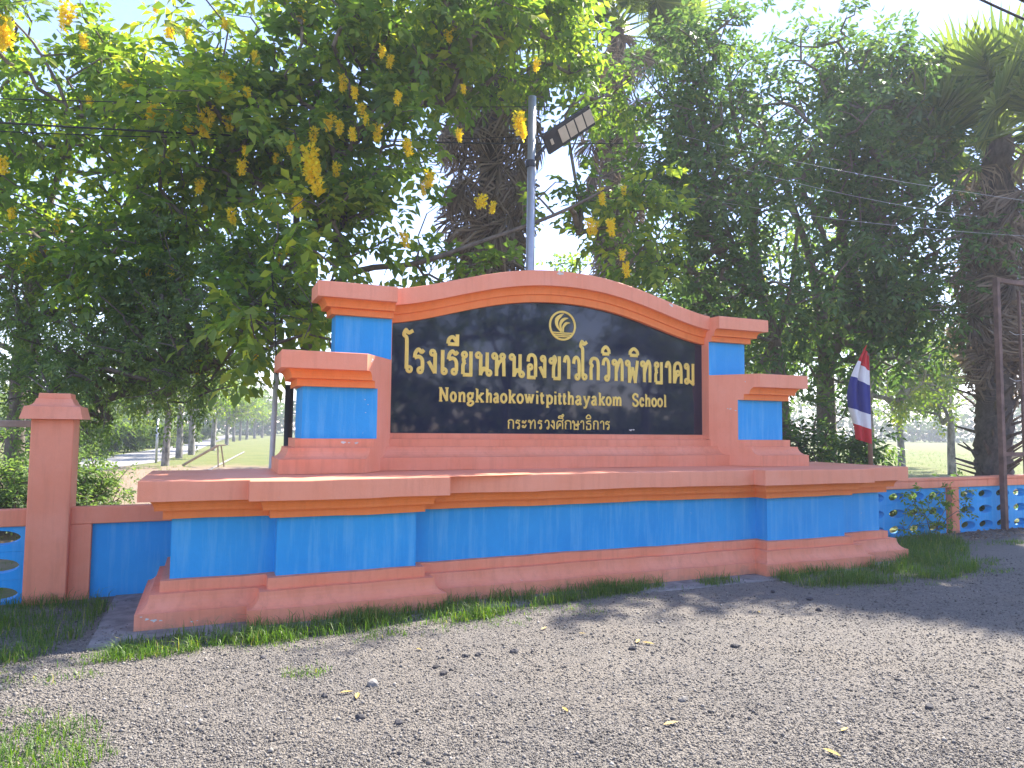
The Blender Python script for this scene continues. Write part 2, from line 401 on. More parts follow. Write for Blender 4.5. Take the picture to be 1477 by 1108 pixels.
sp = [(.867, H1+.001), (.867, 1.297)]+[(.867+.125*(math.sin(t)), 1.297+.108*(1-math.cos(t))) for t in np.linspace(0, math.pi/2, 7)][1:]
sp += [(1.062, 1.407), (1.064, 1.484), (1.15, 1.487), (1.152, 1.545), (1.232, 1.548)]
v = []
for y, z in sp:
    X = splay(y) if y < 1.078 else 2.0775
    v += [(-X, y, z), (X, y, z)]
MB().add(v, [(2*i, 2*i+1, 2*i+3, 2*i+2) for i in range(len(sp)-1)]).build('sill_molding', PINKW, MON)
# sign panel: three polished slabs on a backing board
PY = 1.216
def panel_piece(x0, x1, y0, y1, inset):
    q = [x for x in xs if x0 < x < x1]; q = [x0]+q+[x1]
    v = [(x0, y0, 1.5475), (x1, y0, 1.5475)]+[(x, y0, T(x)-.35) for x in q[::-1]]
    k = len(v); v += [(x, y1, z) for x, y, z in v]
    return MB().add(v, [tuple(range(k)), tuple(range(k, 2*k))[::-1]]+[(i, (i+1) % k, k+(i+1) % k, k+i) for i in range(k)])
PAN = panel_piece(-2.077, 2.077, PY+.006, PY+.015, 0).build('sign_panel', SEAM, MON)
for a, b_ in ((-2.077, -.6815), (-.6795, .7100), (.7120, 2.077)):
    panel_piece(a, b_, PY, PY+.005, 0).build('granite_slab', GRANITE, PAN)
# --- lettering: every letter is built from bevelled strokes
def catmull(pts, n=6):
    P = [np.array(p, float) for p in pts]
    if len(P) < 3: return P
    Q = [2*P[0]-P[1]]+P+[2*P[-1]-P[-2]]; out = []
    for i in range(1, len(Q)-2):
        for k in range(n):
            t = k/n; a, b, c, d = Q[i-1:i+3]
            out.append(.5*((2*b)+(c-a)*t+(2*a-5*b+4*c-d)*t*t+(3*b-a-3*c+d)*t**3))
    return out+[P[-1]]
def ribbon(mb, pts, hw, h, closed=False, y0=PY):
    P = np.array(pts, float); n = len(P); hw = np.full(n, hw) if np.isscalar(hw) else np.array(hw)
    v = []; f = []
    for i in range(n):
        if closed: a, b = P[i-1], P[(i+1) % n]
        else: a, b = P[max(i-1, 0)], P[min(i+1, n-1)]
        e0 = P[i]-P[i-1] if (i or closed) else P[1]-P[0]
        e1 = P[(i+1) % n]-P[i] if (i < n-1 or closed) else P[-1]-P[-2]
        e0 = e0/(np.linalg.norm(e0)+1e-9); e1 = e1/(np.linalg.norm(e1)+1e-9)
        nn = np.array([-(e0+e1)[1], (e0+e1)[0]]); l = np.linalg.norm(nn)
        nn = nn/l if l > .2 else np.array([-e1[1], e1[0]])
        m = 1/max(.62, abs(nn@np.array([-e1[1], e1[0]])))
        w = hw[i]*m; ends = 0
        for t, d in ((-1, 0), (-1, h*.7), (-.6, h), (.6, h), (1, h*.7), (1, 0)):
            q = P[i]+nn*w*t; v.append((q[0], y0-d, q[1]))
    for i in range(n if closed else n-1):
        for j in range(5):
            k = (i+1) % n; f.append((i*6+j, i*6+j+1, k*6+j+1, k*6+j))
    if not closed: f += [tuple(range(6)), tuple((n-1)*6+j for j in range(6))[::-1]]
    mb.add(v, f)
TH = {  # strokes in the letter's own box: s smooth line, l sharp line, o loop
 'ko': [('s', [(.06, 0), (.06, .52), (.2, .66), (.0, .76), (.16, .95), (.5, 1), (.86, .93), (1, .7), (1, 0)])],
 'kho': [('o', .1, .78), ('s', [(.26, .84), (.42, .97), (.54, .82), (.40, .62), (.32, .45), (.32, .02)]), ('l', [(.32, 0), (1, 0), (1, 1)])],
 'khw': [('s', [(0, 0), (0, .62), (.12, .9), (.5, 1), (.88, .9), (1, .62), (1, 0)]), ('o', .52, .5), ('s', [(.38, .42), (.2, .25), (.05, .02)])],
 'ngo': [('o', .56, .86), ('l', [(.88, .86), (.88, 0)]), ('l', [(.88, .02), (0, .5)])],
 'tho': [('o', .1, .86), ('l', [(.3, .9), (.3, 0)]), ('s', [(.3, .4), (.55, .8), (.78, 1), (.96, .88), (1, .65), (1, 0)])],
 'thg': [('s', [(1, .98), (.5, .98), (.08, .85), (.3, .68), (.8, .66), (1, .5), (1, .04)]), ('l', [(1, 0), (.1, 0), (.1, .42)])],
 'no': [('o', .09, .86), ('l', [(.27, .9), (.27, 0)]), ('s', [(.27, .06), (.48, .3), (.66, .22)]), ('l', [(.74, 1), (.74, .16)]), ('o', .88, .12)],
 'mo': [('o', .12, .86), ('l', [(.34, .9), (.34, .16)]), ('o', .14, .13), ('l', [(.3, .2), (1, 0), (1, 1)])],
 'yo': [('o', .22, .85), ('s', [(.1, .72), (.16, .56), (.36, .54)]), ('s', [(.3, .54), (.08, .42), (.06, .2), (.06, .02)]), ('l', [(.06, 0), (1, 0), (1, 1)])],
 'ro': [('s', [(.0, .62), (.1, .84), (.42, .97), (.74, .86), (1, .96)]), ('s', [(0, .62), (.5, .67), (.84, .52), (.86, .14)]), ('o', .62, .11)],
 'wo': [('s', [(0, .7), (.14, .92), (.5, 1), (.86, .9), (1, .65), (1, .13)]), ('o', .7, .11)],
 'so': [('s', [(0, 0), (0, .62), (.12, .86), (.45, .95), (.8, .86), (.92, .62), (.92, 0)]), ('o', .46, .5), ('s', [(.34, .42), (.2, .25), (.05, .02)]), ('l', [(.8, .86), (1.05, 1.12)])],
 'sr': [('o', .1, .86), ('l', [(.27, .9), (.27, 0), (.82, 0), (.82, 1)]), ('o', .58, .5), ('l', [(.68, .5), (1.08, .62)])],
 'ho': [('o', .1, .86), ('l', [(.29, .9), (.29, 0)]), ('s', [(.29, .28), (.5, .58), (.78, .7)]), ('o', .82, .86), ('l', [(.92, .74), (.96, 0)])],
 'oa': [('s', [(.02, .7), (.14, .93), (.5, 1), (.86, .93), (1, .72), (1, .03)]), ('l', [(1, 0), (.1, 0), (.1, .4)]), ('o', .3, .46)],
 'aa': [('s', [(0, .74), (.2, .94), (.6, 1), (.94, .85), (1, .6), (1, 0)])],
 'a': [('o', .18, .78), ('s', [(.35, .66), (.7, .7), (1, .98)]), ('o', .18, .26), ('s', [(.35, .14), (.7, .18), (1, .46)])],
 'e': [('l', [(.05, 1), (.05, .12)]), ('o', .55, .11)],
 'oo': [('o', .62, .07), ('l', [(.32, .08), (.32, .74)]), ('s', [(.32, .72), (.26, .82), (0, .88), (.2, .99), (.5, .93), (1, .985)])],
 'pho': [('o', .08, .86), ('l', [(.23, .9), (.26, 0), (.56, .62), (.8, 0), (1, 1)])],
 'i': [('s', [(0, .05), (.08, .6), (.5, 1), (.92, .6), (1, .05)]), ('l', [(0, 0), (1, 0)])],
 'ii': [('s', [(0, .02), (.12, .5), (.5, .72), (.9, .3)]), ('l', [(0, 0), (1, 0), (1, 1)])],
 'ue': [('s', [(0, .02), (.12, .45), (.5, .62), (.9, .3)]), ('l', [(0, 0), (1, 0)]), ('o', .95, .75)],
}
LAT = {
 'N': [('l', [(.17, 0), (.17, 1.5)]), ('l', [(.17, 1.5), (.85, 0)]), ('l', [(.85, 0), (.85, 1.5)]), ('t', [(0, 0), (.36, 0)]), ('t', [(-.02, 1.5), (.3, 1.5)]), ('t', [(.66, 1.5), (1.02, 1.5)])],
 'S': [('s', [(.92, 1.2), (.75, 1.46), (.35, 1.5), (.06, 1.22), (.2, .88), (.7, .66), (.96, .36), (.75, .03), (.3, 0), (.04, .3)]), ('t', [(.93, 1.1), (.93, 1.5)]), ('t', [(.05, 0), (.05, .42)])],
 'o': [('c', [])],
 'c': [('s', [(.95, .72), (.7, .98), (.3, .95), (.03, .5), (.3, .05), (.7, .02), (1, .28)]), ('t', [(.95, .6), (.95, 1)])],
 'n': [('l', [(.2, 0), (.2, 1)]), ('s', [(.2, .7), (.45, .97), (.72, .95), (.82, .7), (.82, 0)]), ('t', [(0, 0), (.4, 0)]), ('t', [(.64, 0), (1, 0)]), ('t', [(0, 1), (.2, 1)])],
 'm': [('l', [(.13, 0), (.13, 1)]), ('s', [(.13, .7), (.28, .96), (.42, .95), (.5, .7), (.5, 0)]), ('s', [(.5, .7), (.66, .96), (.8, .95), (.88, .7), (.88, 0)]), ('t', [(0, 0), (.26, 0)]), ('t', [(.38, 0), (.62, 0)]), ('t', [(.76, 0), (1, 0)]), ('t', [(0, 1), (.13, 1)])],
 'h': [('l', [(.2, 0), (.2, 1.5)]), ('s', [(.2, .7), (.45, .97), (.72, .95), (.82, .7), (.82, 0)]), ('t', [(0, 0), (.4, 0)]), ('t', [(.64, 0), (1, 0)]), ('t', [(0, 1.5), (.2, 1.5)])],
 'k': [('l', [(.2, 0), (.2, 1.5)]), ('l', [(.2, .4), (.8, .97)]), ('l', [(.42, .58), (.85, 0)]), ('t', [(0, 0), (.4, 0)]), ('t', [(.62, 0), (1.02, 0)]), ('t', [(.58, 1), (1, 1)]), ('t', [(0, 1.5), (.2, 1.5)])],
 'g': [('O', .42, .66, .38, .33), ('s', [(.3, .34), (.16, .2), (.4, .08), (.8, .02), (.9, -.2), (.55, -.44), (.15, -.38), (.06, -.2), (.3, -.02)]), ('l', [(.7, .92), (1, 1)])],
 'a': [('s', [(.1, .8), (.35, 1), (.65, .95), (.76, .7), (.76, .1), (1, .02)]), ('s', [(.76, .58), (.3, .5), (.05, .26), (.25, .01), (.55, .06), (.76, .3)])],
 'w': [('l', [(.1, 1), (.3, 0)]), ('l', [(.3, 0), (.5, .85)]), ('l', [(.5, .85), (.7, 0)]), ('l', [(.7, 0), (.9, 1)]), ('t', [(-.03, 1), (.25, 1)]), ('t', [(.4, 1), (.6, 1)]), ('t', [(.76, 1), (1.03, 1)])],
 'i': [('l', [(.5, 0), (.5, 1)]), ('t', [(.05, 0), (.95, 0)]), ('t', [(.1, 1), (.5, 1)]), ('l', [(.5, 1.3), (.5, 1.5)])],
 't': [('s', [(.38, 1.32), (.38, .9), (.38, .25), (.58, .02), (1.0, .18)]), ('l', [(-.12, .96), (.98, .96)])],
 'p': [('l', [(.2, -.45), (.2, 1)]), ('s', [(.2, .75), (.5, .99), (.88, .8), (.95, .5), (.85, .15), (.5, .01), (.2, .25)]), ('t', [(0, -.45), (.45, -.45)]), ('t', [(0, 1), (.2, 1)])],
 'y': [('l', [(.12, 1), (.5, .05)]), ('s', [(.88, 1), (.5, .02), (.35, -.35), (.05, -.4)]), ('t', [(-.03, 1), (.32, 1)]), ('t', [(.66, 1), (1.03, 1)])],
 'l': [('l', [(.5, 0), (.5, 1.5)]), ('t', [(.05, 0), (.95, 0)]), ('t', [(.1, 1.5), (.5, 1.5)])],
}
def letter(strokes, x0, x1, z0, z1, hw, lr, latin=False, thick=.010):
    mb = MB(); W_ = x1-x0-2*hw; Hh = (z1-z0) if latin else (z1-z0-2*hw)
    def m(p): return np.array([x0+hw+p[0]*W_, z0+(0 if latin else hw)+p[1]*Hh])
    for i, s in enumerate(strokes):
        h = thick-.0006*i
        if s[0] == 'o':
            c = m((s[1], s[2])); q = [c+lr*np.array([math.cos(a), 1.12*math.sin(a)]) for a in np.linspace(0, 2*math.pi, 15)[:-1]]
            ribbon(mb, q, hw*.82, h, True)
        elif s[0] in 'cO':
            c, rx, rz = (m((.5, .5)), W_*.5, Hh*.5) if s[0] == 'c' else (m((s[1], s[2])), W_*s[3], Hh*s[4])
            q = [c+np.array([rx*math.cos(a), rz*math.sin(a)]) for a in np.linspace(0, 2*math.pi, 19)[:-1]]
            ribbon(mb, q, hw, h, True)
        elif s[0] == 's': ribbon(mb, catmull([m(p) for p in s[1]]), hw, h)
        elif s[0] == 't': ribbon(mb, [m(p) for p in s[1]], hw*.62, h)
        else:
            q = [m(p) for p in s[1]]
            for j in range(len(q)-1):      # straight strokes overlap at their corners
                e = (q[j+1]-q[j])/np.linalg.norm(q[j+1]-q[j])
                ribbon(mb, [q[j]-e*hw*(.75 if j else 0), q[j+1]+e*hw*(.75 if j < len(q)-2 else 0)], hw, h-.00025*j)
    return mb
L1 = [('oo', -1.934, -1.792, 2.187, 2.692), ('ro', -1.812, -1.668, 0, 0), ('ngo', -1.656, -1.528, 0, 0), ('e', -1.495, -1.414, 0, 0), ('ro', -1.424, -1.275, 0, 0), ('ii', -1.433, -1.282, 2.521, 2.674),
 ('yo', -1.259, -1.118, 0, 0), ('no', -1.086, -.878, 0, 0), ('ho', -.886, -.707, 0, 0), ('no', -.669, -.470, 0, 0), ('oa', -.452, -.312, 0, 0), ('ngo', -.295, -.183, 0, 0), ('kho', -.153, .001, 0, 0),
 ('aa', .028, .129, 0, 0), ('wo', .152, .269, 0, 0), ('oo', .25, .377, 2.185, 2.69), ('ko', .387, .534, 0, 0), ('wo', .562, .683, 0, 0), ('i', .552, .689, 2.511, 2.639), ('tho', .711, .876, 0, 0),
 ('pho', .901, 1.1, 0, 0), ('i', .95, 1.105, 2.513, 2.637), ('tho', 1.127, 1.287, 0, 0), ('yo', 1.327, 1.461, 0, 0), ('aa', 1.491, 1.592, 0, 0), ('khw', 1.619, 1.767, 0, 0), ('mo', 1.798, 1.955, 0, 0)]
for g_, a, b_, z0, z1 in L1:
    if z1 == 0: z0, z1 = 2.184, 2.490
    letter(TH[g_], a, b_, z0, z1, .0205, .0245).build('letter', GOLD, PAN)
L2 = [('N', -1.517, -1.389), ('o', -1.38, -1.303), ('n', -1.292, -1.188), ('g', -1.183, -1.089), ('k', -1.089, -.966), ('h', -.962, -.868), ('a', -.864, -.784), ('o', -.776, -.69), ('k', -.683, -.574), ('o', -.57, -.483),
 ('w', -.479, -.339), ('i', -.333, -.281), ('t', -.277, -.21), ('p', -.2, -.1), ('i', -.096, -.043), ('t', -.04, .02), ('t', .024, .082), ('h', .086, .189), ('a', .196, .294), ('y', .298, .41), ('a', .415, .505), ('k', .511, .62),
 ('o', .622, .702), ('m', .708, .857), ('S', 1.0, 1.1), ('c', 1.109, 1.181), ('h', 1.184, 1.282), ('o', 1.288, 1.369), ('o', 1.377, 1.459), ('l', 1.467, 1.525)]
for g_, a, b_ in L2: letter(LAT[g_], a-.003, b_+.003, 1.904, 2.0, .0135, .01, True, .008).build('letter', GOLD, PAN)
L3 = [('ko', -.68, -.601), ('ro', -.584, -.518), ('a', -.501, -.439), ('tho', -.422, -.325), ('ro', -.299, -.235), ('wo', -.208, -.145), ('ngo', -.135, -.069), ('so', -.053, .043), ('ue', -.035, .043), ('ko', .057, .146), ('sr', .155, .262),
 ('aa', .267, .321), ('thg', .343, .419), ('i', .343, .419), ('ko', .443, .52), ('aa', .54, .6), ('ro', .612, .683)]
for g_, a, b_ in L3:
    z0, z1 = (1.597, 1.714) if g_ not in ('ue', 'i') else (1.727, 1.785)
    letter(TH[g_], a, b_, z0, z1, .0075, .0105, False, .007).build('letter', GOLD, PAN)
EM = MB(); ring = [np.array([.022+.168*math.cos(a), 2.842+.168*math.sin(a)]) for a in np.linspace(0, 2*math.pi, 49)[:-1]]
ribbon(EM, ring, .0125, .010, True); EM = EM.build('emblem', GOLD, PAN)
EM.parent = MON
def part(name, strokes):
    mb = MB()
    for i, (pts, hw) in enumerate(strokes): ribbon(mb, catmull(pts, 5), np.interp(np.linspace(0, 1, (len(pts)-1)*5+1), np.linspace(0, 1, len(hw)), hw), .009-.0007*i)
    return mb.build(name, GOLD, EM)
ex, ez = .022, 2.842
for pts, hw in [([(-.02, -.075), (-.075, 0), (-.075, .07), (-.03, .115), (.015, .145)], [.008, .017, .024, .018, .003]), ([(-.005, -.075), (-.03, 0), (-.01, .055), (.03, .085), (.075, .095)], [.008, .014, .02, .016, .004]), ([(.01, -.075), (.01, -.02), (.035, .02), (.06, .035), (.1, .04)], [.008, .013, .017, .014, .003])]:
    part('flame', [([(ex+x, ez+z) for x, z in pts], hw)])
for z, w in ((-.085, .13), (-.108, .118), (-.129, .098)):
    part('wave_bar', [([(ex-w, ez+z), (ex, ez+z-.003), (ex+w, ez+z)], [.007, .008, .007])])
def chip(pt, ax, ay, size, seed):
    rng = np.random.default_rng(seed); P = np.array(pt, float); ax = unit(np.array(ax, float)); ay = unit(np.array(ay, float)); nn = np.cross(ax, ay); nn = nn if nn[1] < 0 else -nn
    n = 11; v = [P+nn*.0025]
    for k in range(n):
        a = 2*math.pi*k/n; q = size*rng.uniform(.45, 1.15); v.append(P+nn*.0018+ax*math.cos(a)*q*1.4+ay*math.sin(a)*q*.7)
    link('paint_chip', mesh('paint_chip', v, [(0, 1+k, 1+(k+1) % n) for k in range(n)], CHIP), MON)
CHIP = flat('bare_plaster', (.66, .62, .56), .9, bumpy=60, vary=.15)
fx, fz_ = (1, 0, 0), (0, 0, 1); cl, cr_ = (-.57, .82, 0), (.57, .82, 0)
chip((-.1, 1.04, T(-.1)-.03), fx, fz_, .035, 1); chip((1.47, 1.04, T(1.47)-.035), (1, 0, -.28), fz_, .03, 2); chip((.12, 1.04, T(.12)-.05), fx, fz_, .008, 3)
for (y, z, sz, sg) in ((.66, 2.27, .018, -1), (.64, 2.25, .012, -1), (.85, 1.88, .014, 1), (.88, 1.885, .01, 1), (.80, 1.86, .01, 1), (.7, 2.22, .008, 1)):
    chip((sg*splay(y), y, z), (sg*.569, -.822, 0), fz_, sz, int(y*1000))
chip((-2.62, .712, 1.455), fx, fz_, .022, 6); chip((-2.50, .712, 1.45), fx, fz_, .016, 7); chip((-2.57, .712, 1.452), fx, fz_, .01, 8)
for i, (x, z, sz) in enumerate([(-4.22, .10, .014), (-4.17, .085, .018), (-4.12, .08, .01), (-4.26, .12, .008), (-3.9, .05, .009), (-3.86, .055, .006)]): chip((x, .013, z), fx, fz_, sz, 20+i)
for i, (x, z, sz) in enumerate([(-2.41, 1.88, .007), (-2.38, 1.83, .006), (-2.40, 1.75, .005)]): chip((x, .777, z), fx, fz_, sz, 30+i)
chip((.98, PY, 1.60), fx, fz_, .018, 40); chip((1.02, PY, 1.605), fx, fz_, .012, 41)
# concrete footing
MB().box(-4.58, 4.36, -.32, 1.5, -.05, .013).build('footing_slab', CONC, MON, bev=.006)
# ------------------------------------------------------------------ boundary walls
def block_mesh():
    w, h, t = .444, .246, .11; a, b = .172, .066; n = 20
    v = []; f = []
    per = []
    for k in range(n):
        t_ = 2*math.pi*(k+.5)/n; c, s = math.cos(t_), math.sin(t_)
        m = 1/max(abs(c)/(w/2), abs(s)/(h/2)); per.append((c*m, s*m))
    for y in (0, t):
        v += [(a*math.cos(2*math.pi*(k+.5)/n)*(1 if y == 0 else .9), y, b*math.sin(2*math.pi*(k+.5)/n)*(1 if y == 0 else .9)) for k in range(n)]
        v += [(x, y, z) for x, z in per]
    for k in range(n):
        q = (k+1) % n
        f += [(k, q, n+q, n+k), (2*n+q, 2*n+k, 3*n+k, 3*n+q), (q, k, 2*n+k, 2*n+q), (n+k, n+q, 3*n+q, 3*n+k)]
    # square the corners
    me = mesh('block', v, f, BLUE)
    for p in me.vertices:
        if abs(p.co.x) > w*.36 and abs(p.co.z) > h*.36:
            p.co.x = math.copysign(w/2, p.co.x); p.co.z = math.copysign(h/2, p.co.z)
    return me
BLOCK = block_mesh()
RW = empty('boundary_wall', (6.5, 1.42, 0))
tag(RW, 'low blue pierced block wall with salmon coping and posts beside field', 'wall')
LW = empty('boundary_wall', (-6, 1.42, 0))
tag(LW, 'low wall with plain blue panel and pierced blocks joined to salmon gate pillar', 'wall')
def wpart(root, mb, name, m, bev=.006):
    o = mb.build(name, m, root, bev=bev); o.location = -Vector(root.location); return o
for xc in [5.415, 5.860, 6.305, 6.750, 7.50, 7.945, 8.390, 8.835, 9.49, 9.935, 10.38, 10.825, 4.97]:
    for i in range(3):
        o = link('block', BLOCK, RW); o.location = Vector((xc, 1.375, .117+i*.2475))-Vector(RW.location)
for xc in (7.165, 9.16): wpart(RW, MB().box(xc-.09, xc+.09, 1.345, 1.47, -.02, .735), 'post', PINKW)
wpart(RW, MB().box(4.35, 7.95, 1.335, 1.52, .737, .845), 'coping', PINKW)
wpart(RW, MB().box(4.35, 8.3, 1.332, 1.525, .849, .892), 'coping', PINKW)
wpart(RW, MB().box(7.953, 12, 1.335, 1.52, .737, .85), 'coping', PINKW)
wpart(RW, MB().box(8.303, 12, 1.332, 1.525, .853, .897), 'coping', PINKW)
wpart(RW, MB().box(4.3, 12, 1.38, 1.46, -.05, -.006), 'footing', CONC, 0)
wpart(LW, MB().box(-4.79, -4.0, 1.395, 1.45, -.02, .69), 'blue_panel', BLUE, 0)
wpart(LW, MB().box(-4.963, -4.79, 1.352, 1.47, -.02, .688), 'post', PINKW)
wpart(LW, MB().box(-4.963, -4.0, 1.35, 1.48, .69, .845), 'coping', PINKW)
wpart(LW, MB().box(-9.5, -5.285, 1.35, 1.48, .69, .84), 'coping', PINKW)
for k in range(9):
    for i in range(3):
        if i == 0 and 0: continue
        o = link('block', BLOCK, LW); o.location = Vector((-5.513-.446*k, 1.375, .095+i*.2475-.06+.06))-Vector(LW.location)
GP = empty('gate_pillar', (-5.125, 1.43, 0)); tag(GP, 'square salmon gate pillar with stepped cap at end of low wall', 'pillar')
def gp(mb, name, m, bev=.008): o = mb.build(name, m, GP, bev=bev); o.location = -Vector(GP.location)
gp(MB().box(-5.29, -4.96, 1.265, 1.595, -.02, 1.655), 'shaft', PINKW)
def frus(mb, rows):
    v = []; cx, cy = -5.125, 1.43
    for r, z in rows: v += [(cx-r, cy-r, z), (cx+r, cy-r, z), (cx+r, cy+r, z), (cx-r, cy+r, z)]
    f = [(3, 2, 1, 0)]
    for j in range(len(rows)-1): f += [(4*j+i, 4*j+(i+1) % 4, 4*j+4+(i+1) % 4, 4*j+4+i) for i in range(4)]
    f.append(tuple(len(v)-4+i for i in range(4)))
    return mb.add(v, f)
gp(frus(MB(), [(.242, 1.652), (.215, 1.765), (.185, 1.772), (.165, 1.785), (.15, 1.805), (.137, 1.84)]), 'cap', PINK, 0)
gp(frus(MB(), [(.128, 1.838), (.124, 1.888)]), 'cap_top', PINK, .005)
tr = MB().box(-9, -5.2, 1.60, 1.66, 1.575, 1.64).build('timber_rail', WOOD, None, bev=.006)
tag(tr, 'weathered timber rail fixed behind the salmon gate pillar', 'rail')
# ------------------------------------------------------------------ street lamp
b0 = at(762, 392, 9.35); LPX, LPY = b0[0], max(b0[1], 1.62)
LP = empty('street_lamp', (LPX, LPY, 0)); tag(LP, 'grey steel pole with dark solar lamp head rising behind arched sign', 'street lamp')
_t = (LPY-CAMP[1])
def lat(u, v, y=LPY):
    d = CF + CR*(u-PW/2)/FPX + CU*(PH/2-v)/FPX; return CAMP+d*(y-CAMP[1])/d[1]
ptop = lat(768, 140)-np.array([LPX, LPY, 0])
pz = lambda t: (ptop[0]*t, ptop[1]*t, ptop[2]*t)
MB().tube([pz(0), pz(.5), pz(1)], [.062, .058, .055], 16).build('pole', STEEL, LP, True)
jt = lat(765, 237)-np.array([LPX, LPY, 0]); hd = lat(790, 207, LPY-.12)-np.array([LPX, LPY, 0]); he = lat(850, 168, LPY-.30)-np.array([LPX, LPY, 0])
MB().tube([jt-[0, 0, .045], jt+[0, 0, .045]], .068, 16).build('clamp', DARKMETAL, LP)
MB().tube([jt, jt+(hd-jt)*.5, hd], .024, 10).build('arm', DARKMETAL, LP, True)
ax = (he-hd); Lh = np.linalg.norm(ax); ax /= Lh
sd = np.cross(ax, [0, 0, 1]); sd /= np.linalg.norm(sd); 
if sd@CR < 0: sd = -sd
# the lamp face looks down and towards the forecourt
nrm = np.cross(ax, sd); nrm = nrm if nrm[2] < 0 else -nrm
nrm = nrm*.75 - CF*np.array([1, 1, 0])*.85; nrm -= ax*(nrm@ax); nrm /= np.linalg.norm(nrm); sd = np.cross(nrm, ax)
def obox(mb, c, a, b, n_, la, lb, ln):
    v = []
    for k in (-1, 1):
        for i, j in ((-1, -1), (1, -1), (1, 1), (-1, 1)): v.append(c+a*la*i+b*lb*j+n_*ln*k)
    return mb.add(v, [(3, 2, 1, 0), (4, 5, 6, 7), (0, 1, 5, 4), (1, 2, 6, 5), (2, 3, 7, 6), (3, 0, 4, 7)])
hc = hd+ax*Lh*.5
obox(MB(), hc, ax, sd, nrm, Lh*.56, .145, .028).build('lamp_head', DARKMETAL, LP, bev=.008)
for k in range(4):
    c = hc+ax*Lh*(-.14+.20*k)+nrm*.030
    obox(MB(), c, ax, sd, nrm, Lh*.085, .100, .004).build('led_lens', LENS, LP, bev=.002)
obox(MB(), hc-ax*Lh*.42+nrm*.03, ax, sd, nrm, Lh*.03, .04, .006).build('sensor', LENS, LP, bev=.002)
# ------------------------------------------------------------------ flag
fz = 10.9; fb = at(1256, 669, fz); ft = at(1251, 512, fz)
FL = empty('flag', (fb[0], fb[1], 0)); tag(FL, 'drooping red, white and blue striped flag on brown pole behind sign', 'flag')
o = np.array([fb[0], fb[1], 0])
pb_ = fb-o; pt_ = ft-o; pdir = (pt_-pb_)/np.linalg.norm(pt_-pb_); p0 = pb_-pdir*(pb_[2]+.02)/pdir[2]
MB().tube([p0, pt_+pdir*.03], [.038, .03], 10).build('pole', POLEW, FL, True)
# cloth hangs in folds: stripes run along the hoist-to-fly direction, the fly has dropped down
rows, cols_ = 30, 26
def cloth(s, t):   # s across the stripes 0..1 (top to bottom of the flag), t along the fly 0..1
    base = pt_-pdir*(.02+s*1.36)
    drop = -.17*t*(1-.5*s)
    out = -CR*(.27*t**.85*(.30+.9*math.sin(min(1., s*1.15)*2.3)))
    wave = CF*(.06*math.sin(11*t+4.2*s)*t**.5)+CR*(.03*math.sin(9*t+5*s)*t)
    return base+out+wave+np.array([0, 0, -drop])-CF*.05
st = [(0, 1/6, FLAGR), (1/6, 2/6, FLAGW), (2/6, 4/6, FLAGB), (4/6, 5/6, FLAGW), (5/6, 1, FLAGR)]
for s0, s1, m_ in st:
    v = []; f = []; R_ = 6
    for i in range(R_+1):
        for j in range(cols_+1): v.append(cloth(s0+(s1-s0)*i/R_, j/cols_))
    for i in range(R_):
        for j in range(cols_): f.append((i*(cols_+1)+j, i*(cols_+1)+j+1, (i+1)*(cols_+1)+j+1, (i+1)*(cols_+1)+j))
    link('stripe', mesh('stripe', v, f, m_, True), FL)
# ------------------------------------------------------------------ steel gate frame at the right
GF = empty('steel_gate_frame', (8.2, 1.27, 0)); tag(GF, 'tall rusty steel tube gate frame standing against pierced wall', 'gate frame')
gx = 8.235; gy = 1.26
def gf(mb, name, m=RUST, bev=.003): o = mb.build(name, m, GF, bev=bev); o.location = -Vector(GF.location)
gtop = lat(1445, 402, gy)[2]
gf(MB().box(gx-.04, gx+.04, gy-.04, gy+.04, -.02, gtop), 'upright')
gf(MB().box(gx+.043, gx+2.2, gy-.035, gy+.035, gtop-.075, gtop), 'top_rail')
ix = lat(1472, 500, gy)[0]
gf(MB().box(ix-.022, ix+.022, gy-.02, gy+.02, lat(1472, 664, gy)[2]-.25, gtop-.18), 'inner_upright')
gf(MB().box(gx+.043, gx+2.2, gy-.019, gy+.019, lat(1460, 655, gy)[2]-.03, lat(1460, 655, gy)[2]+.03), 'lower_rail')
gf(MB().box(ix+.025, gx+2.2, gy-.015, gy+.015, lat(1477, 549, gy)[2]-.02, lat(1477, 549, gy)[2]+.02), 'middle_rail')
for vv in (478, 545):
    q = lat(1456, vv, gy)
    gf(MB().tube([q, q+[.16, 0, -.05], q+[.5, 0, -.02]], .006, 5), 'tie_wire', WIREL, 0)
# ------------------------------------------------------------------ thin grey post left of the piers, and its cable
q0 = gnd(388, 680, 0)
q = lat(389, 679, 1.75); qt_ = lat(399, 535, 1.75)
SP = MB().tube([(q[0]-.01, 1.75, -.02), (qt_[0], 1.75, qt_[2])], .028, 12).build('slim_post', PVC, None, True)
tag(SP, 'slim pale grey post standing behind the left end of the sign', 'post')
c0 = lat(399, 540, 1.72); 
CB = MB().tube([c0, lat(398, 500, 1.70), lat(396, 440, 1.75), lat(392, 395, 1.9)], .009, 6).build('hanging_cable', CABLE, None, True)
tag(CB, 'black cable running up from the slim grey post into foliage', 'cable')
# black pipe behind the pier
bp_ = lat(417, 560, 1.5); 
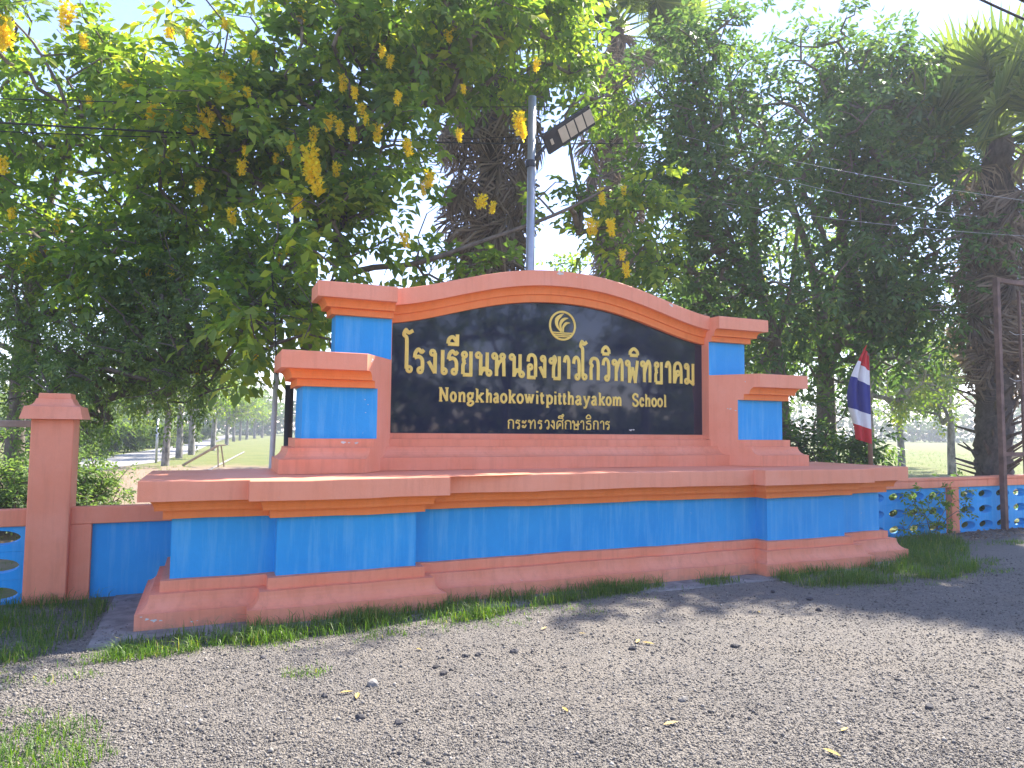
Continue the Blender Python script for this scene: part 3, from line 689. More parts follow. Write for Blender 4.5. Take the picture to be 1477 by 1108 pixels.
# ------------------------------------------------------------------ overhead lines
def wire(pts, r, m, label, sag=.25):
    P = [at(*p) for p in pts]; out = []
    for a, b in zip(P[:-1], P[1:]):
        for k in range(10):
            t = k/10; out.append(a+(b-a)*t-np.array([0, 0, sag*4*t*(1-t)]))
    out.append(P[-1]); w = MB().tube(out, r, 5).build('overhead_wire', m, None, True)
    tag(w, label, 'wire')
wire([(-80, 172, 7.2), (1000, 205, 12.5)], .011, CABLE, 'thick black overhead cable crossing the flowering tree', .12)
wire([(-80, 140, 7.3), (1000, 150, 12.6)], .006, CABLE, 'thin black overhead wire above the thick cable', .08)
wire([(-80, 186, 7.1), (800, 195, 11.8)], .006, CABLE, 'thin black overhead wire just under the thick cable', .1)
wire([(980, 195, 11.5), (1560, 300, 10)], .0032, WIREL, 'pale overhead wire crossing the right trees, highest of three', .1)
wire([(1000, 222, 11.5), (1400, 312, 10.4)], .0028, WIREL, 'pale overhead wire crossing the right trees, middle of three', .1)
wire([(1000, 285, 11.5), (1560, 345, 10)], .0028, WIREL, 'pale overhead wire crossing the right trees, lowest of three', .1)
wire([(1360, -28, 6.5), (1560, 62, 6.0)], .012, CABLE, 'dark overhead cable above the palm crown, lower of two', .02)
wire([(1400, -45, 6.5), (1560, 38, 6.0)], .03, CABLE, 'dark bundled overhead cable above the palm crown, upper of two', .02)
# ------------------------------------------------------------------ foliage tools
def leaf_mesh(name, c, d, n_, L, Wd, tint, m):
    """c base points, d leaf directions, n_ leaf normals; one folded four-triangle leaf each"""
    N = len(c); d = d/(np.linalg.norm(d, axis=1, keepdims=True)+1e-9)
    s = np.cross(d, n_); s /= (np.linalg.norm(s, axis=1, keepdims=True)+1e-9); u = np.cross(s, d)
    L = L[:, None]; Wd = Wd[:, None]
    mid = c+d*L*.48-u*L*.02
    V = np.stack([c, mid, c+d*L-u*L*.12, c+d*L*.45+s*Wd*.5+u*Wd*.16, c+d*L*.45-s*Wd*.5+u*Wd*.16], 1).reshape(-1, 3)
    k = np.arange(N)[:, None]*5
    F = np.stack([k+[0, 3, 1], k+[3, 2, 1], k+[0, 1, 4], k+[1, 2, 4]], 1).reshape(-1, 3)
    return tri_mesh(name, V, F, np.repeat(tint, 4), m)
def tri_mesh(name, V, F, tint, m, smooth=False):
    me = bpy.data.meshes.new(name); nf = len(F)
    me.vertices.add(len(V)); me.vertices.foreach_set('co', np.asarray(V, np.float32).ravel())
    me.loops.add(nf*3); me.loops.foreach_set('vertex_index', np.asarray(F, np.int32).ravel())
    me.polygons.add(nf); me.polygons.foreach_set('loop_start', np.arange(0, nf*3, 3, dtype=np.int32))
    try: me.polygons.foreach_set('loop_total', np.full(nf, 3, np.int32))
    except Exception: pass
    if smooth: me.polygons.foreach_set('use_smooth', np.ones(nf, bool))
    me.materials.append(m); me.update(calc_edges=True)
    if tint is not None:
        a = me.attributes.new('tint', 'FLOAT', 'FACE'); a.data.foreach_set('value', np.asarray(tint, np.float32))
    me.validate(); return me
def twigs_from(blobs, n, rng, clump=7, spread=.28):
    """twig ends gathered in clumps through a set of ellipsoids (centre, radii, weight)"""
    w = np.array([b[2] for b in blobs], float); w /= w.sum()
    K = max(1, n//clump); bi = rng.choice(len(blobs), K, p=w)
    g_ = unit(rng.normal(size=(K, 3)))*(rng.random((K, 1))**.45)
    C = np.array([blobs[i][0] for i in bi]); Rr = np.array([blobs[i][1] for i in bi])
    ctr = C+g_*Rr
    idx = rng.integers(0, K, n); p = ctr[idx]+rng.normal(size=(n, 3))*spread*np.array([1, 1, .75])
    out = unit((p-C[idx])/Rr[idx]+rng.normal(size=(n, 3))*.35+np.array([0, 0, .15]))
    ct = rng.random(K)[idx]
    return p, out, ct
def pinnate(p, out, ct, rng, per=3, pairs=4, rl=.34, ll=.11, lw=.05, droop=.55, light=.5):
    n = len(p); N = n*per
    base = np.repeat(p, per, 0); o = np.repeat(out, per, 0)
    rd = unit(o*.8+rng.normal(size=(N, 3))*.65+np.array([0, 0, -.15]))
    RL = rl*rng.uniform(.65, 1.2, N)
    m = pairs*2+1; t = (np.arange(m)//2+1)/(pairs+.6)
    t[-1] = 1.0
    pos = base[:, None]+rd[:, None]*(t[None, :, None]*RL[:, None, None])
    pos[..., 2] -= droop*RL[:, None]*t[None]**2*.5
    side = unit(np.cross(rd, np.array([0, 0, 1.0])+rng.normal(size=(N, 3))*.25))
    sg = np.where(np.arange(m) % 2 == 0, 1., -1.); sg[-1] = 0
    ld = side[:, None]*sg[None, :, None]+rd[:, None]*(.45+.6*(sg == 0))[None, :, None]
    ld = ld+rng.normal(size=ld.shape)*.22; ld[..., 2] -= droop*rng.uniform(.3, 1.3, ld.shape[:2])
    nn = np.cross(rd, side); nn = np.where(nn[:, 2:3] < 0, -nn, nn)
    nn = nn[:, None]+rng.normal(size=ld.shape)*.35
    L = ll*rng.uniform(.7, 1.2, ld.shape[:2]); Wd = L*(lw/ll)*rng.uniform(.85, 1.15, L.shape)
    ti = np.clip(np.repeat(ct, per)[:, None]*.45+rng.random(L.shape)**1.4*.55+.15*rng.random((N, 1))-.05, 0, 1)
    f = lambda a: a.reshape(-1, 3)
    return f(pos), f(ld), f(nn), L.ravel(), Wd.ravel(), ti.ravel()
def skeleton(stems, ends, rng, rmin=.005, rk=.0075, wig=.12):
    """grow branches from the given stems to every twig end; thickness follows what a branch carries"""
    P = []; par = []; fixed = []
    for st_ in stems:
        pts, r0, r1 = st_
        pts = catmull(pts, 4)
        prev = -1
        if P:
            d = np.linalg.norm(np.array(P)-np.array(pts[0]), axis=1); j = int(d.argmin())
            if d[j] < .25: prev = j
        for i, q in enumerate(pts):
            P.append(np.array(q, float)); par.append(prev); fixed.append(r0+(r1-r0)*i/(len(pts)-1)); prev = len(P)-1
    low = min(p[2] for p in P)
    tops = np.array(P); root = tops[0]
    order = np.argsort(np.linalg.norm(ends-tops[len(tops)//2], axis=1))
    A = np.zeros((len(P)+len(ends)*3+5, 3)); n = len(P); A[:n] = P; minz = np.percentile(tops[:, 2], 35)
    ok = np.zeros(len(A), bool); ok[:n] = tops[:, 2] >= minz
    for e in order:
        q = ends[e]; dv = A[:n]-q; d = np.sqrt((dv**2).sum(1))+.8*np.maximum(0, A[:n, 2]-q[2]+.1)
        d[~ok[:n]] += 50
        j = int(d.argmin()); a = A[j]; L = np.linalg.norm(q-a)
        k = 2 if L > .5 else 1; prev = j
        for i in range(1, k+1):
            t = i/(k+0.0)
            x = a+(q-a)*t
            if i < k: x = x+rng.normal(size=3)*wig*L*.5+np.array([0, 0, .10*L])
            A[n] = x; ok[n] = True; par.append(prev); fixed.append(0); prev = n; n += 1
    cnt = np.zeros(n); 
    kids = np.ones(n)
    for i in range(n-1, -1, -1):
        if fixed[i] == 0:
            cnt[i] += 1
        if par[i] >= 0: cnt[par[i]] += cnt[i]
    r = np.where(np.array(fixed) > 0, fixed, np.minimum(rmin+rk*np.sqrt(np.maximum(cnt-1, 0)), .07))
    V = []; F = []; ns = 6; A = A[:n]
    par = np.array(par)
    i1 = np.where(par >= 0)[0]; a = A[par[i1]]; b = A[i1]
    ra = np.minimum(r[par[i1]], np.where(np.array(fixed)[i1] > 0, 9, r[i1]*1.35)); rb = r[i1]
    t = unit(b-a); up = np.where(np.abs(t[:, 2:3]) > .9, np.array([[1., 0, 0]]), np.array([[0, 0, 1.]]))
    u = unit(np.cross(t, up)); w = np.cross(t, u)
    an = np.arange(ns)*2*math.pi/ns
    cs = np.cos(an)[None, :, None]; sn = np.sin(an)[None, :, None]
    ringd = u[:, None]*cs+w[:, None]*sn
    Va = (a-t*ra[:, None]*.3)[:, None]+ringd*ra[:, None, None]; Vb = (b+t*rb[:, None]*.3)[:, None]+ringd*rb[:, None, None]
    V = np.concatenate([Va, Vb], 1).reshape(-1, 3); E_ = len(i1); k = np.arange(E_)[:, None]*2*ns
    F = []
    for s in range(ns):
        q = (s+1) % ns
        F += [np.concatenate([k+s, k+q, k+ns+q], 1), np.concatenate([k+s, k+ns+q, k+ns+s], 1)]
    return V, np.concatenate(F, 0)
def keep_out(p):
    """True where a twig would stand inside the sign monument"""
    return (np.abs(p[:, 0]) < 3.35) & (p[:, 1] < 1.55) & (p[:, 1] > -.3) & (p[:, 2] < 3.75) | (np.abs(p[:, 0]) < 4.5) & (p[:, 1] < 1.6) & (p[:, 2] < 1.35) | (p[:, 2] < .12)
def tree(name, label, cat, base, stems, blobs, ntw, lm, bm_, seed, group=None, per=3, pairs=4, rl=.34, ll=.11, lw=.05, droop=.55, clump=7, spread=.28, rk=.0075, kind=None, wig=.12):
    rng = np.random.default_rng(seed)
    root = empty(name, tuple(base)); tag(root, label, cat, group, kind)
    B = np.array(base, float)
    p, out, ct = twigs_from(blobs, ntw, rng, clump, spread)
    k = ~keep_out(p); p, out, ct = p[k], out[k], ct[k]
    c, d, nn, L, Wd, ti = pinnate(p, out, ct, rng, per, pairs, rl, ll, lw, droop)
    k = ~keep_out(c); c, d, nn, L, Wd, ti = [x[k] for x in (c, d, nn, L, Wd, ti)]
    link('crown', leaf_mesh('crown', c-B, d, nn, L, Wd, ti, lm), root)
    V, F = skeleton(stems, p, rng, rk=rk, wig=wig)
    link('trunk', tri_mesh('trunk', V-B, F, None, bm_, True), root)
    return root
def blob(u, v, z, ru, rv, rd=None, w=None):
    r = ru*z/FPX; h = rv*z/FPX; d = rd if rd else min(r, 1.1)
    # widths along the view's right and depth directions, expressed on world axes
    rx = math.hypot(r*CR[0], d*CF[0]); ry = math.hypot(r*CR[1], d*CF[1])
    return (at(u, v, z), np.array([max(rx, .2), max(ry, .2), max(h, .2)]), w if w else ru*rv)
def base_at(u, z):
    p = at(u, 640, z); return np.array([p[0], p[1], -.03])
# ------------------------------------------------------------------ flowering tree behind the sign
bA = base_at(452, 10.0)
def S(pts, r0, r1): return ([np.array(p) for p in pts], r0, r1)
stA = [S([bA, at(445, 520, 9.9), at(438, 420, 9.8)], .13, .10),
       S([at(438, 420, 9.8), at(415, 350, 9.7), at(392, 290, 9.5), at(350, 235, 9.2), at(315, 190, 8.9)], .055, .03),
       S([at(438, 420, 9.8), at(428, 340, 9.9), at(432, 250, 9.9), at(455, 150, 9.8), at(470, 60, 9.7)], .06, .03),
       S([at(438, 420, 9.8), at(452, 330, 9.7), at(490, 240, 9.6), at(560, 150, 9.4), at(640, 90, 9.2)], .055, .03),
       S([at(445, 430, 9.8), at(520, 390, 9.6), at(600, 380, 9.5), at(690, 350, 9.6), at(800, 310, 9.8), at(880, 270, 9.9)], .05, .02),
       S([at(438, 420, 9.8), at(400, 380, 9.2), at(380, 400, 8.6), at(400, 440, 8.0)], .035, .015)]
blA = [blob(330, 210, 9.2, 130, 120), blob(450, 110, 9.4, 120, 120), blob(545, 215, 9.3, 85, 90), blob(640, 90, 9.6, 120, 90), blob(780, 60, 10.9, 120, 70, .8), blob(870, 120, 11, 70, 60, .7, 4200), blob(700, 30, 9.0, 60, 40, .6, 1600),
       blob(885, 285, 10.8, 75, 75, .7), blob(915, 350, 10.8, 55, 40, .6), blob(420, 400, 8.6, 90, 60, .7), blob(405, 465, 7.7, 55, 45, .45, 4200), blob(480, 330, 9.0, 80, 70), blob(590, 300, 9.8, 40, 40, .5, 1200), blob(600, 0, 9.3, 220, 60), blob(330, 40, 9.5, 110, 70, w=5000),
       blob(300, 345, 9.2, 115, 60, w=5000), blob(700, 395, 10.0, 60, 16, .5, 700)]
TA = tree('golden_shower_tree', 'large golden shower tree hung with yellow blossom right behind the sign', 'tree', bA, stA, blA, 1120, LEAFG, BARK, 11, rk=.0042, per=3, pairs=3, rl=.36, ll=.165, lw=.088)
bB = base_at(20, 10.5)
stB = [S([bB, at(30, 520, 10.4), at(45, 430, 10.2)], .14, .10), S([at(45, 430, 10.2), at(120, 330, 9.8), at(230, 330, 9.4), at(270, 350, 9.2)], .05, .025),
       S([at(45, 430, 10.2), at(70, 300, 10), at(110, 180, 9.8), at(160, 60, 9.6)], .06, .03), S([at(45, 430, 10.2), at(10, 300, 10), at(-30, 150, 9.8)], .06, .03),
       S([at(70, 300, 10), at(100, 180, 9.2), at(60, 80, 8.9), at(10, 20, 8.8)], .03, .012)]
blB = [blob(60, 170, 9.4, 100, 60, w=4200), blob(200, 130, 9.6, 100, 70, w=5500), blob(40, 40, 9.2, 90, 50, w=3300), blob(230, 270, 9.4, 130, 60), blob(60, 330, 9.6, 110, 55), blob(-30, 230, 9.6, 60, 110), blob(170, 380, 9.3, 130, 50), blob(200, 30, 9.8, 60, 40, w=1200)]
TB = tree('golden_shower_tree', 'airy golden shower tree with few blossoms beyond the gate pillar', 'tree', bB, stB, blB, 640, LEAFG, BARK, 12, rk=.0042, per=3, pairs=3, ll=.145, lw=.074)
# blossoms
def raceme_mesh(seed, n=190):
    rng = np.random.default_rng(seed); t = rng.random(n)**.8
    t = (np.arange(n)+rng.random(n))/n
    r = (.13*(1-.55*t)+.02)*(1+.4*np.sin(t*17+seed)); a = rng.random(n)*2*math.pi; k = rng.uniform(0, .6, n)
    c = np.stack([np.cos(a)*r*k, np.sin(a)*r*k, -t*.34+rng.normal(size=n)*.012], 1)
    d = unit(np.stack([np.cos(a), np.sin(a), rng.normal(size=n)*.6], 1)); nn = unit(rng.normal(size=(n, 3)))
    return leaf_mesh('flower_raceme', c, d, nn, rng.uniform(.05, .075, n), rng.uniform(.04, .055, n), rng.random(n), PETAL)
RAC = [raceme_mesh(s) for s in (1, 2, 3)]
FLW = [(325, 105, 8.4, 1.0), (298, 160, 8.4, 1.1), (272, 168, 8.5, .7), (218, 155, 8.5, .8), (245, 160, 8.6, .6), (446, 215, 8.3, 1.25), (450, 245, 8.25, 1.0), (392, 295, 8.4, .8), (430, 283, 8.4, .7), (545, 180, 8.6, .7), (520, 150, 8.7, .6), (582, 335, 9.0, .7), (620, 248, 8.9, .7), (612, 262, 8.9, .6),
       (712, 292, 9.2, .5), (690, 285, 9.2, .5), (850, 315, 9.4, .7), (880, 318, 9.4, .7), (748, 165, 8.9, .9), (752, 180, 8.9, .6), (245, 32, 8.9, .7), (362, 490, 7.9, .8), (368, 505, 7.9, .6), (440, 0, 9, 1.0), (475, 165, 8.6, .7), (490, 175, 8.6, .6), (410, 358, 8.6, .6), (898, 360, 9.6, .5), (775, 85, 8.7, .5), (300, 485, 8.6, .6), (285, 520, 8.7, .6)]
FLB = [(185, 115, 8.7, .6), (100, 5, 8.7, .9), (6, 25, 8.6, 1.0), (5, 45, 8.6, .7), (215, 215, 8.9, .7), (235, 225, 8.9, .6), (2, 225, 8.8, .6), (290, 260, 8.8, .5), (150, 400, 8.9, .5)]
rf = np.random.default_rng(99)
FLW = [(u, v, z, sc_*.82) for u, v, z, sc_ in FLW]+[(rf.uniform(200, 700), rf.uniform(-5, 330), rf.uniform(8.3, 8.9), rf.uniform(.32, .55)) for _ in range(26)]+[(rf.uniform(800, 930), rf.uniform(230, 380), rf.uniform(9.6, 10.2), rf.uniform(.35, .55)) for _ in range(6)]
FLB = FLB+[(rf.uniform(0, 280), rf.uniform(0, 400), rf.uniform(8.6, 9), rf.uniform(.32, .5)) for _ in range(14)]
for root, L_ in ((TA, FLW), (TB, FLB)):
    for i, (u, v, z, s) in enumerate(L_):
        o = link('flower_raceme', RAC[i % 3], root); o.location = Vector(at(u, v, z))-root.location
        o.scale = (s, s, s*1.05); o.rotation_euler = (RN.normal()*.15, RN.normal()*.15, RN.random()*6)
# ------------------------------------------------------------------ fine leaved tree on the left, low crown
bC = base_at(-70, 10.6)
stC = [S([bC, at(-60, 560, 10.4), at(-40, 480, 10.0)], .16, .12), S([at(-40, 480, 10), at(80, 450, 9.3), at(200, 450, 8.8), at(320, 470, 8.6)], .05, .02), S([at(-40, 480, 10), at(60, 520, 9.4), at(180, 540, 8.9)], .045, .02), S([at(-40, 480, 10), at(0, 400, 9.6), at(100, 370, 9.2)], .05, .02)]
blC = [blob(110, 450, 9.1, 130, 75), blob(260, 470, 8.7, 120, 70), blob(180, 535, 8.8, 120, 42), blob(20, 420, 9.4, 80, 60), blob(360, 440, 8.6, 60, 45), blob(60, 560, 9.2, 90, 55), blob(290, 400, 8.8, 100, 45), blob(300, 530, 8.8, 45, 25, .6, 900)]
tree('fine_leaved_tree', 'dense dark fine leaved tree with low spreading crown over the gate pillar', 'tree', bC, stC, blC, 780, LEAFD, BARK, 13, rk=.004, per=4, pairs=6, rl=.30, ll=.068, lw=.028, droop=.7, spread=.25)
def shrub(label, u, v0, z, ru, rv, nt_, lm, seed, group=None, ll=.075, lw=.036, name='shrub', per=3, pairs=3, rl=.2):
    b = at(u, 640, z); b = np.array([b[0], b[1], -.02]); r = ru*z/FPX; top = at(u, v0, z)[2]
    h = top/2
    bl = [(np.array([b[0], b[1], h*1.0]), np.array([r, min(r, 1.2), h]), 1.0), (np.array([b[0]+r*.3, b[1], h*.55]), np.array([r*.8, min(r, 1.), h*.55]), .7), (np.array([b[0]-r*.35, b[1], h*.5]), np.array([r*.75, min(r, 1.), h*.5]), .7)]
    st_ = [S([b, b+[0, 0, h*.3], b+[.05, 0, h*.7]], .03, .015), S([b+[.0, 0, 0.01], b+[r*.3, .05, h*.6]], .02, .01), S([b+[0, 0, .01], b+[-r*.3, -.05, h*.6]], .02, .01)]
    return tree(name, label, 'shrub', b, st_, bl, nt_, lm, BARK, seed, group, per=per, pairs=pairs, rl=rl, ll=ll, lw=lw, droop=.4, spread=.16, rk=.003)
shrub('dark leafy shrub behind the pierced wall left of gate pillar', 10, 590, 10.2, 75, 70, 330, LEAFD, 21)
shrub('dark leafy shrub between the gate pillar and the road', 118, 620, 10.8, 36, 70, 260, LEAFD, 22)
# ------------------------------------------------------------------ right hand trees
bD = base_at(1192, 14.0)
stD = [S([bD, at(1192, 600, 14), at(1190, 530, 14)], .21, .17), S([at(1190, 530, 14), at(1183, 470, 13.9), at(1170, 380, 13.7), at(1130, 260, 13.4), at(1090, 160, 13.2)], .12, .04), S([at(1190, 535, 14), at(1213, 480, 14), at(1222, 400, 14), at(1215, 300, 13.8), at(1235, 180, 13.6)], .13, .04), S([at(1222, 400, 14), at(1280, 330, 13.6), at(1330, 280, 13.3)], .06, .03), S([at(1170, 380, 13.7), at(1215, 330, 13.2), at(1190, 230, 13), at(1200, 150, 13)], .06, .03)]
blD = [blob(1250, 130, 13.4, 90, 70), blob(1150, 190, 13.2, 110, 80), blob(1300, 230, 13.2, 90, 80), blob(1230, 300, 13.2, 120, 75), blob(1330, 350, 12.6, 90, 60), blob(1240, 430, 12.8, 90, 50, .8), blob(1110, 130, 13.4, 60, 50), blob(1180, 90, 13.6, 60, 35), blob(1330, 440, 12.4, 50, 50, .7, 2600), blob(1290, 100, 13.4, 50, 40), blob(1160, 470, 13.4, 70, 35, .8, 2400), blob(1290, 500, 13.0, 60, 35, .7, 1900), blob(1230, 520, 13.6, 60, 30, .7, 1200)]
tree('broadleaf_tree', 'tall forked broadleaf tree with full dark crown behind the flag', 'tree', bD, stD, blD, 1300, LEAFR, BARK, 31, rk=.006, per=3, pairs=3, rl=.36, ll=.15, lw=.068, spread=.34)
bE = base_at(1130, 13.2)
stE = [S([bE, at(1126, 580, 13.2), at(1118, 500, 13.1), at(1100, 430, 13), at(1085, 350, 12.8)], .17, .09), S([at(1100, 430, 13), at(1060, 360, 12.6), at(1030, 260, 12.3), at(1010, 150, 12.2)], .06, .03), S([at(1085, 350, 12.8), at(1090, 270, 12.7), at(1060, 180, 12.5), at(1050, 90, 12.4)], .06, .03), S([at(1118, 500, 13.1), at(1140, 420, 13), at(1150, 330, 12.9)], .05, .03)]
blE = [blob(1010, 180, 12.0, 70, 80), blob(970, 120, 12.0, 60, 60, w=3000), blob(1030, 300, 12.0, 90, 70), blob(1000, 60, 12.1, 50, 60, w=2600), blob(990, 390, 11.8, 60, 40), blob(1080, 410, 12.2, 80, 40), blob(1060, 240, 12.2, 70, 60), blob(940, 270, 12.2, 50, 60, w=2200), blob(1100, 470, 12.6, 50, 35, .7, 1500), blob(1030, 440, 12.4, 60, 35, .7, 2000), blob(1075, 520, 12.8, 45, 30, .7, 1100)]
tree('broadleaf_tree', 'leaning broadleaf tree with loose crown against sky right of the lamp', 'tree', bE, stE, blE, 800, LEAFR, BARK, 32, rk=.005, per=3, pairs=3, rl=.36, ll=.135, lw=.062, spread=.32)
bG = base_at(1215, 14.2)
shrub('leafy undergrowth at the foot of the forked tree', 1165, 545, 13.0, 85, 60, 330, LEAFR, 33, ll=.12, lw=.06, rl=.28)
shrub('low weedy bush at the foot of the flag pole', 1238, 618, 12.9, 32, 40, 70, LEAFR, 34, ll=.12, lw=.06, rl=.25)
# ------------------------------------------------------------------ fan palms
def fan_mesh(name, seed, dead, m, R_=1.0, pet=.9):
    rng = np.random.default_rng(seed); V = []; F = []; ti = []
    n = 38; span = math.radians(290 if not dead else 190)
    def tri(a, b, c, t): 
        k = len(V); V.extend([a, b, c]); F.append((k, k+1, k+2)); ti.append(t)
    # petiole along +X from the origin, blade beyond; blade plane XY, bends down in -Z
    for s in (-1, 1):
        a, b, c, d = np.array([0, .025*s, 0]), np.array([pet, .014*s, 0]), np.array([pet, 0, .022]), np.array([0, 0, .035])
        tri(a, b, c, .6); tri(a, c, d, .6); tri(a, d, np.array([0, 0, -.02]), .4)
    hub = np.array([pet, 0, 0])
    for i in range(n):
        a0 = -span/2+span*i/n; a1 = -span/2+span*(i+1)/n; am = (a0+a1)/2
        ln = R_*(1-.22*abs(am)/(span/2))*rng.uniform(.9, 1.06); sp = ln*rng.uniform(.52, .62)
        wv = lambda a, r, z: hub+np.array([math.cos(a)*r, math.sin(a)*r, z])
        dr = (.10 if not dead else .62)*rng.uniform(.7, 1.4)
        z1 = -.04*sp-dr*.25*sp; fold = .018
        t = rng.random()
        mA, mB, mC = wv(a0, sp, z1-fold), wv(am, sp, z1+fold), wv(a1, sp, z1-fold)
        if dead:
            j = rng.normal(size=3)*.05; mA = mA+j; mC = mC+j; mB = mB+j
        tri(hub, mA, mB, t); tri(hub, mB, mC, t)
        am2 = am+rng.normal()*(.02 if not dead else .12); zt = z1-dr*(ln-sp)*(1.0 if not dead else 2.2)
        h1 = wv(am2, sp+(ln-sp)*.55, z1+(zt-z1)*.35); tip = wv(am2, ln*(1 if not dead else .82), zt)
        wd = np.array([-math.sin(am2), math.cos(am2), 0])*.017*R_
        tri(mA, h1-wd, mB, t); tri(mB, h1+wd, mC, t); tri(mB, h1-wd, h1+wd, t); tri(h1-wd, tip, h1+wd, t)
    return tri_mesh(name, np.array(V), np.array(F), np.array(ti), m)
LIVE = [fan_mesh('frond', s, False, PALMG, 1.05, 1.0) for s in (1, 2, 3)]
DEAD = [fan_mesh('dead_frond', s, True, PALMD, .95, .8) for s in (4, 5, 6, 7)]
def palm(label, base, top, r, live, dead, seed, zlow):
    rng = np.random.default_rng(seed)
    root = empty('fan_palm', tuple(base)); tag(root, label, 'palm tree')
    B = np.array(base); T_ = np.array(top); V = []; F = []; nr, ns = 46, 14
    for i in range(nr):
        t = i/(nr-1); c = B+(T_-B)*t-B
        for k in range(ns):
            a = 2*math.pi*k/ns+.22*i; rr = r*(1.15-.25*t)*(1+(.16 if (k+i) % 2 else -.05)+rng.normal()*.05)
            V.append(c+np.array([math.cos(a)*rr, math.sin(a)*rr, rng.normal()*.015]))
    for i in range(nr-1):
        for k in range(ns):
            q = (k+1) % ns; F += [(i*ns+k, i*ns+q, (i+1)*ns+q), (i*ns+k, (i+1)*ns+q, (i+1)*ns+k)]
    link('trunk', tri_mesh('trunk', np.array(V), np.array(F), None, PALMT), root)
    def put(me, name, p, az, el, roll, s):
        o = link(name, me, root); d = Vector((math.cos(az)*math.cos(el), math.sin(az)*math.cos(el), math.sin(el)))
        q = d.to_track_quat('X', 'Z'); o.rotation_mode = 'QUATERNION'
        from mathutils import Quaternion
        o.rotation_quaternion = q @ Quaternion((1, 0, 0), roll); o.location = Vector(p)-Vector(base); o.scale = (s, s, s)
    for i in range(live):
        az = 2.399*i+rng.normal()*.2; el = math.radians(rng.uniform(-18, 78))
        put(LIVE[i % 3], 'frond', T_+np.array([0, 0, rng.uniform(-.15, .15)]), az, el, rng.normal()*.5, rng.uniform(1.0, 1.3))
    for i in range(dead):
        t = (i+.5)/dead; az = 2.399*i+rng.normal()*.3; el = math.radians(-78+38*t**2+rng.normal()*7)
        p = B+(T_-B)*(zlow+(1-zlow)*t); 
        p = p+np.array([math.cos(az), math.sin(az), 0])*r*.8
        put(DEAD[i % 4], 'dead_frond', p, az, el, rng.normal()*.5, rng.uniform(.7, 1.05))
    # old leaf bases stick out of the trunk
    boot = mesh('leaf_base', [(0, -.05, 0), (0, .05, 0), (.42, .018, .10), (.42, -.018, .10), (0, 0, -.05), (.4, 0, .07)], [(0, 1, 2, 3), (0, 3, 5, 4), (1, 4, 5, 2), (3, 2, 5)], PALMT)
    for i in range(int(130*zlow)+14):
        t = rng.uniform(.02, max(zlow, .25)); az = 2.399*i; p = B+(T_-B)*t+np.array([math.cos(az), math.sin(az), 0])*r*.9
        put(boot, 'leaf_base', p, az, math.radians(rng.uniform(0, 35)), rng.normal()*.3, rng.uniform(.7, 1.2))
    return root
zc = 12.4; pb = base_at(700, zc); palm('fan palm with grey skirt of dead fronds behind the flowering tree', pb, at(712, 95, zc), .2, 24, 70, 41, .42)
zc = 13.0; pb = base_at(1428, zc); palm('stout fan palm with shaggy trunk beside the steel gate frame', pb, at(1440, 200, zc), .25, 32, 64, 42, .50)
zc = 16.5; pb = base_at(880, zc); palm('fan palm whose green crown tops the trees right of lamp', pb, at(890, 45, zc), .2, 26, 50, 43, .5)
# ------------------------------------------------------------------ roadside avenue
rngA = np.random.default_rng(5)
def avenue_tree(seed, lm):
    B = np.array([0, 0, -.03]); h = 2.0
    st_ = [S([B, (.02, .0, 1.0), (.05, .03, 2.0)], .17, .13), S([(.05, .03, 2.0), (.5, .2, 3.2), (.9, .3, 4.6)], .08, .03), S([(.05, .03, 2.0), (-.5, -.1, 3.4), (-.9, .2, 4.8)], .08, .03), S([(.05, .03, 2.0), (.1, -.4, 3.6), (.0, -.3, 5.6)], .08, .03)]
    bl = [(np.array([0, 0, 4.6]), np.array([2.1, 2.1, 1.7]), 3), (np.array([1.2, .3, 3.3]), np.array([1.3, 1.3, .9]), 1.1), (np.array([-1.2, -.5, 3.4]), np.array([1.3, 1.3, .9]), 1.1), (np.array([.2, -1.2, 3.2]), np.array([1.2, 1.2, .9]), 1.)]
    return tree('avenue_tree', 'flowering avenue tree with bare trunk in the row beside the road', 'tree', B, st_, bl, 420, lm, BARKM, seed, 'avenue trees along the road', per=3, pairs=3, rl=.4, ll=.16, lw=.08, spread=.34)
av = [avenue_tree(51, LEAFY), avenue_tree(52, LEAFG)]
def copy_tree(src, loc, rz, s):
    r = src.copy(); col.objects.link(r); r.location = loc; r.rotation_euler = (0, 0, rz); r.scale = (s, s, s)
    for ch in src.children:
        c = ch.copy(); col.objects.link(c); c.parent = r
    return r
spots = [(238, 672, 1.0), (258, 661, 1.05), (276, 656, 1.1), (307, 650, 1.0), (327, 642, 1.0), (337, 637, 1.05), (346, 635.5, 1.0), (356, 634, 1.1), (367, 632.5, 1.1), (378, 631.5, 1.15)]
for i, (u, v, s) in enumerate(spots):
    p = gnd(u, v); ORD = ['first', 'second', 'third', 'fourth', 'fifth', 'sixth', 'seventh', 'eighth', 'ninth', 'tenth']
    if i < 2:
        av[i]['label'] = ORD[i]+' trunk of the avenue row counted from the thin road post'
        av[i].location = (p[0], p[1], 0); av[i].rotation_euler = (0, 0, i*1.3); av[i].scale = (s, s, s)
    else: copy_tree(av[i % 2], (p[0], p[1], 0), 1.9*i, s)['label'] = ORD[i]+' trunk of the avenue row counted from the thin road post'
hz = [(165, 592, 42, 42), (212, 602, 50, 36), (250, 607, 62, 30), (112, 575, 35, 50), (282, 609, 80, 24)]
for i, (u, v0, z, ru) in enumerate(hz):
    shrub(['second', 'third', 'fourth', 'first', 'fifth'][i]+' sunlit bush along the far road edge, counted from the gate pillar', u, v0, z, ru, 40, 260, LEAFY, 60+i, 'bushes on the far side of the road', ll=.17+.002*z, lw=.10, name='roadside_bush', rl=.4)
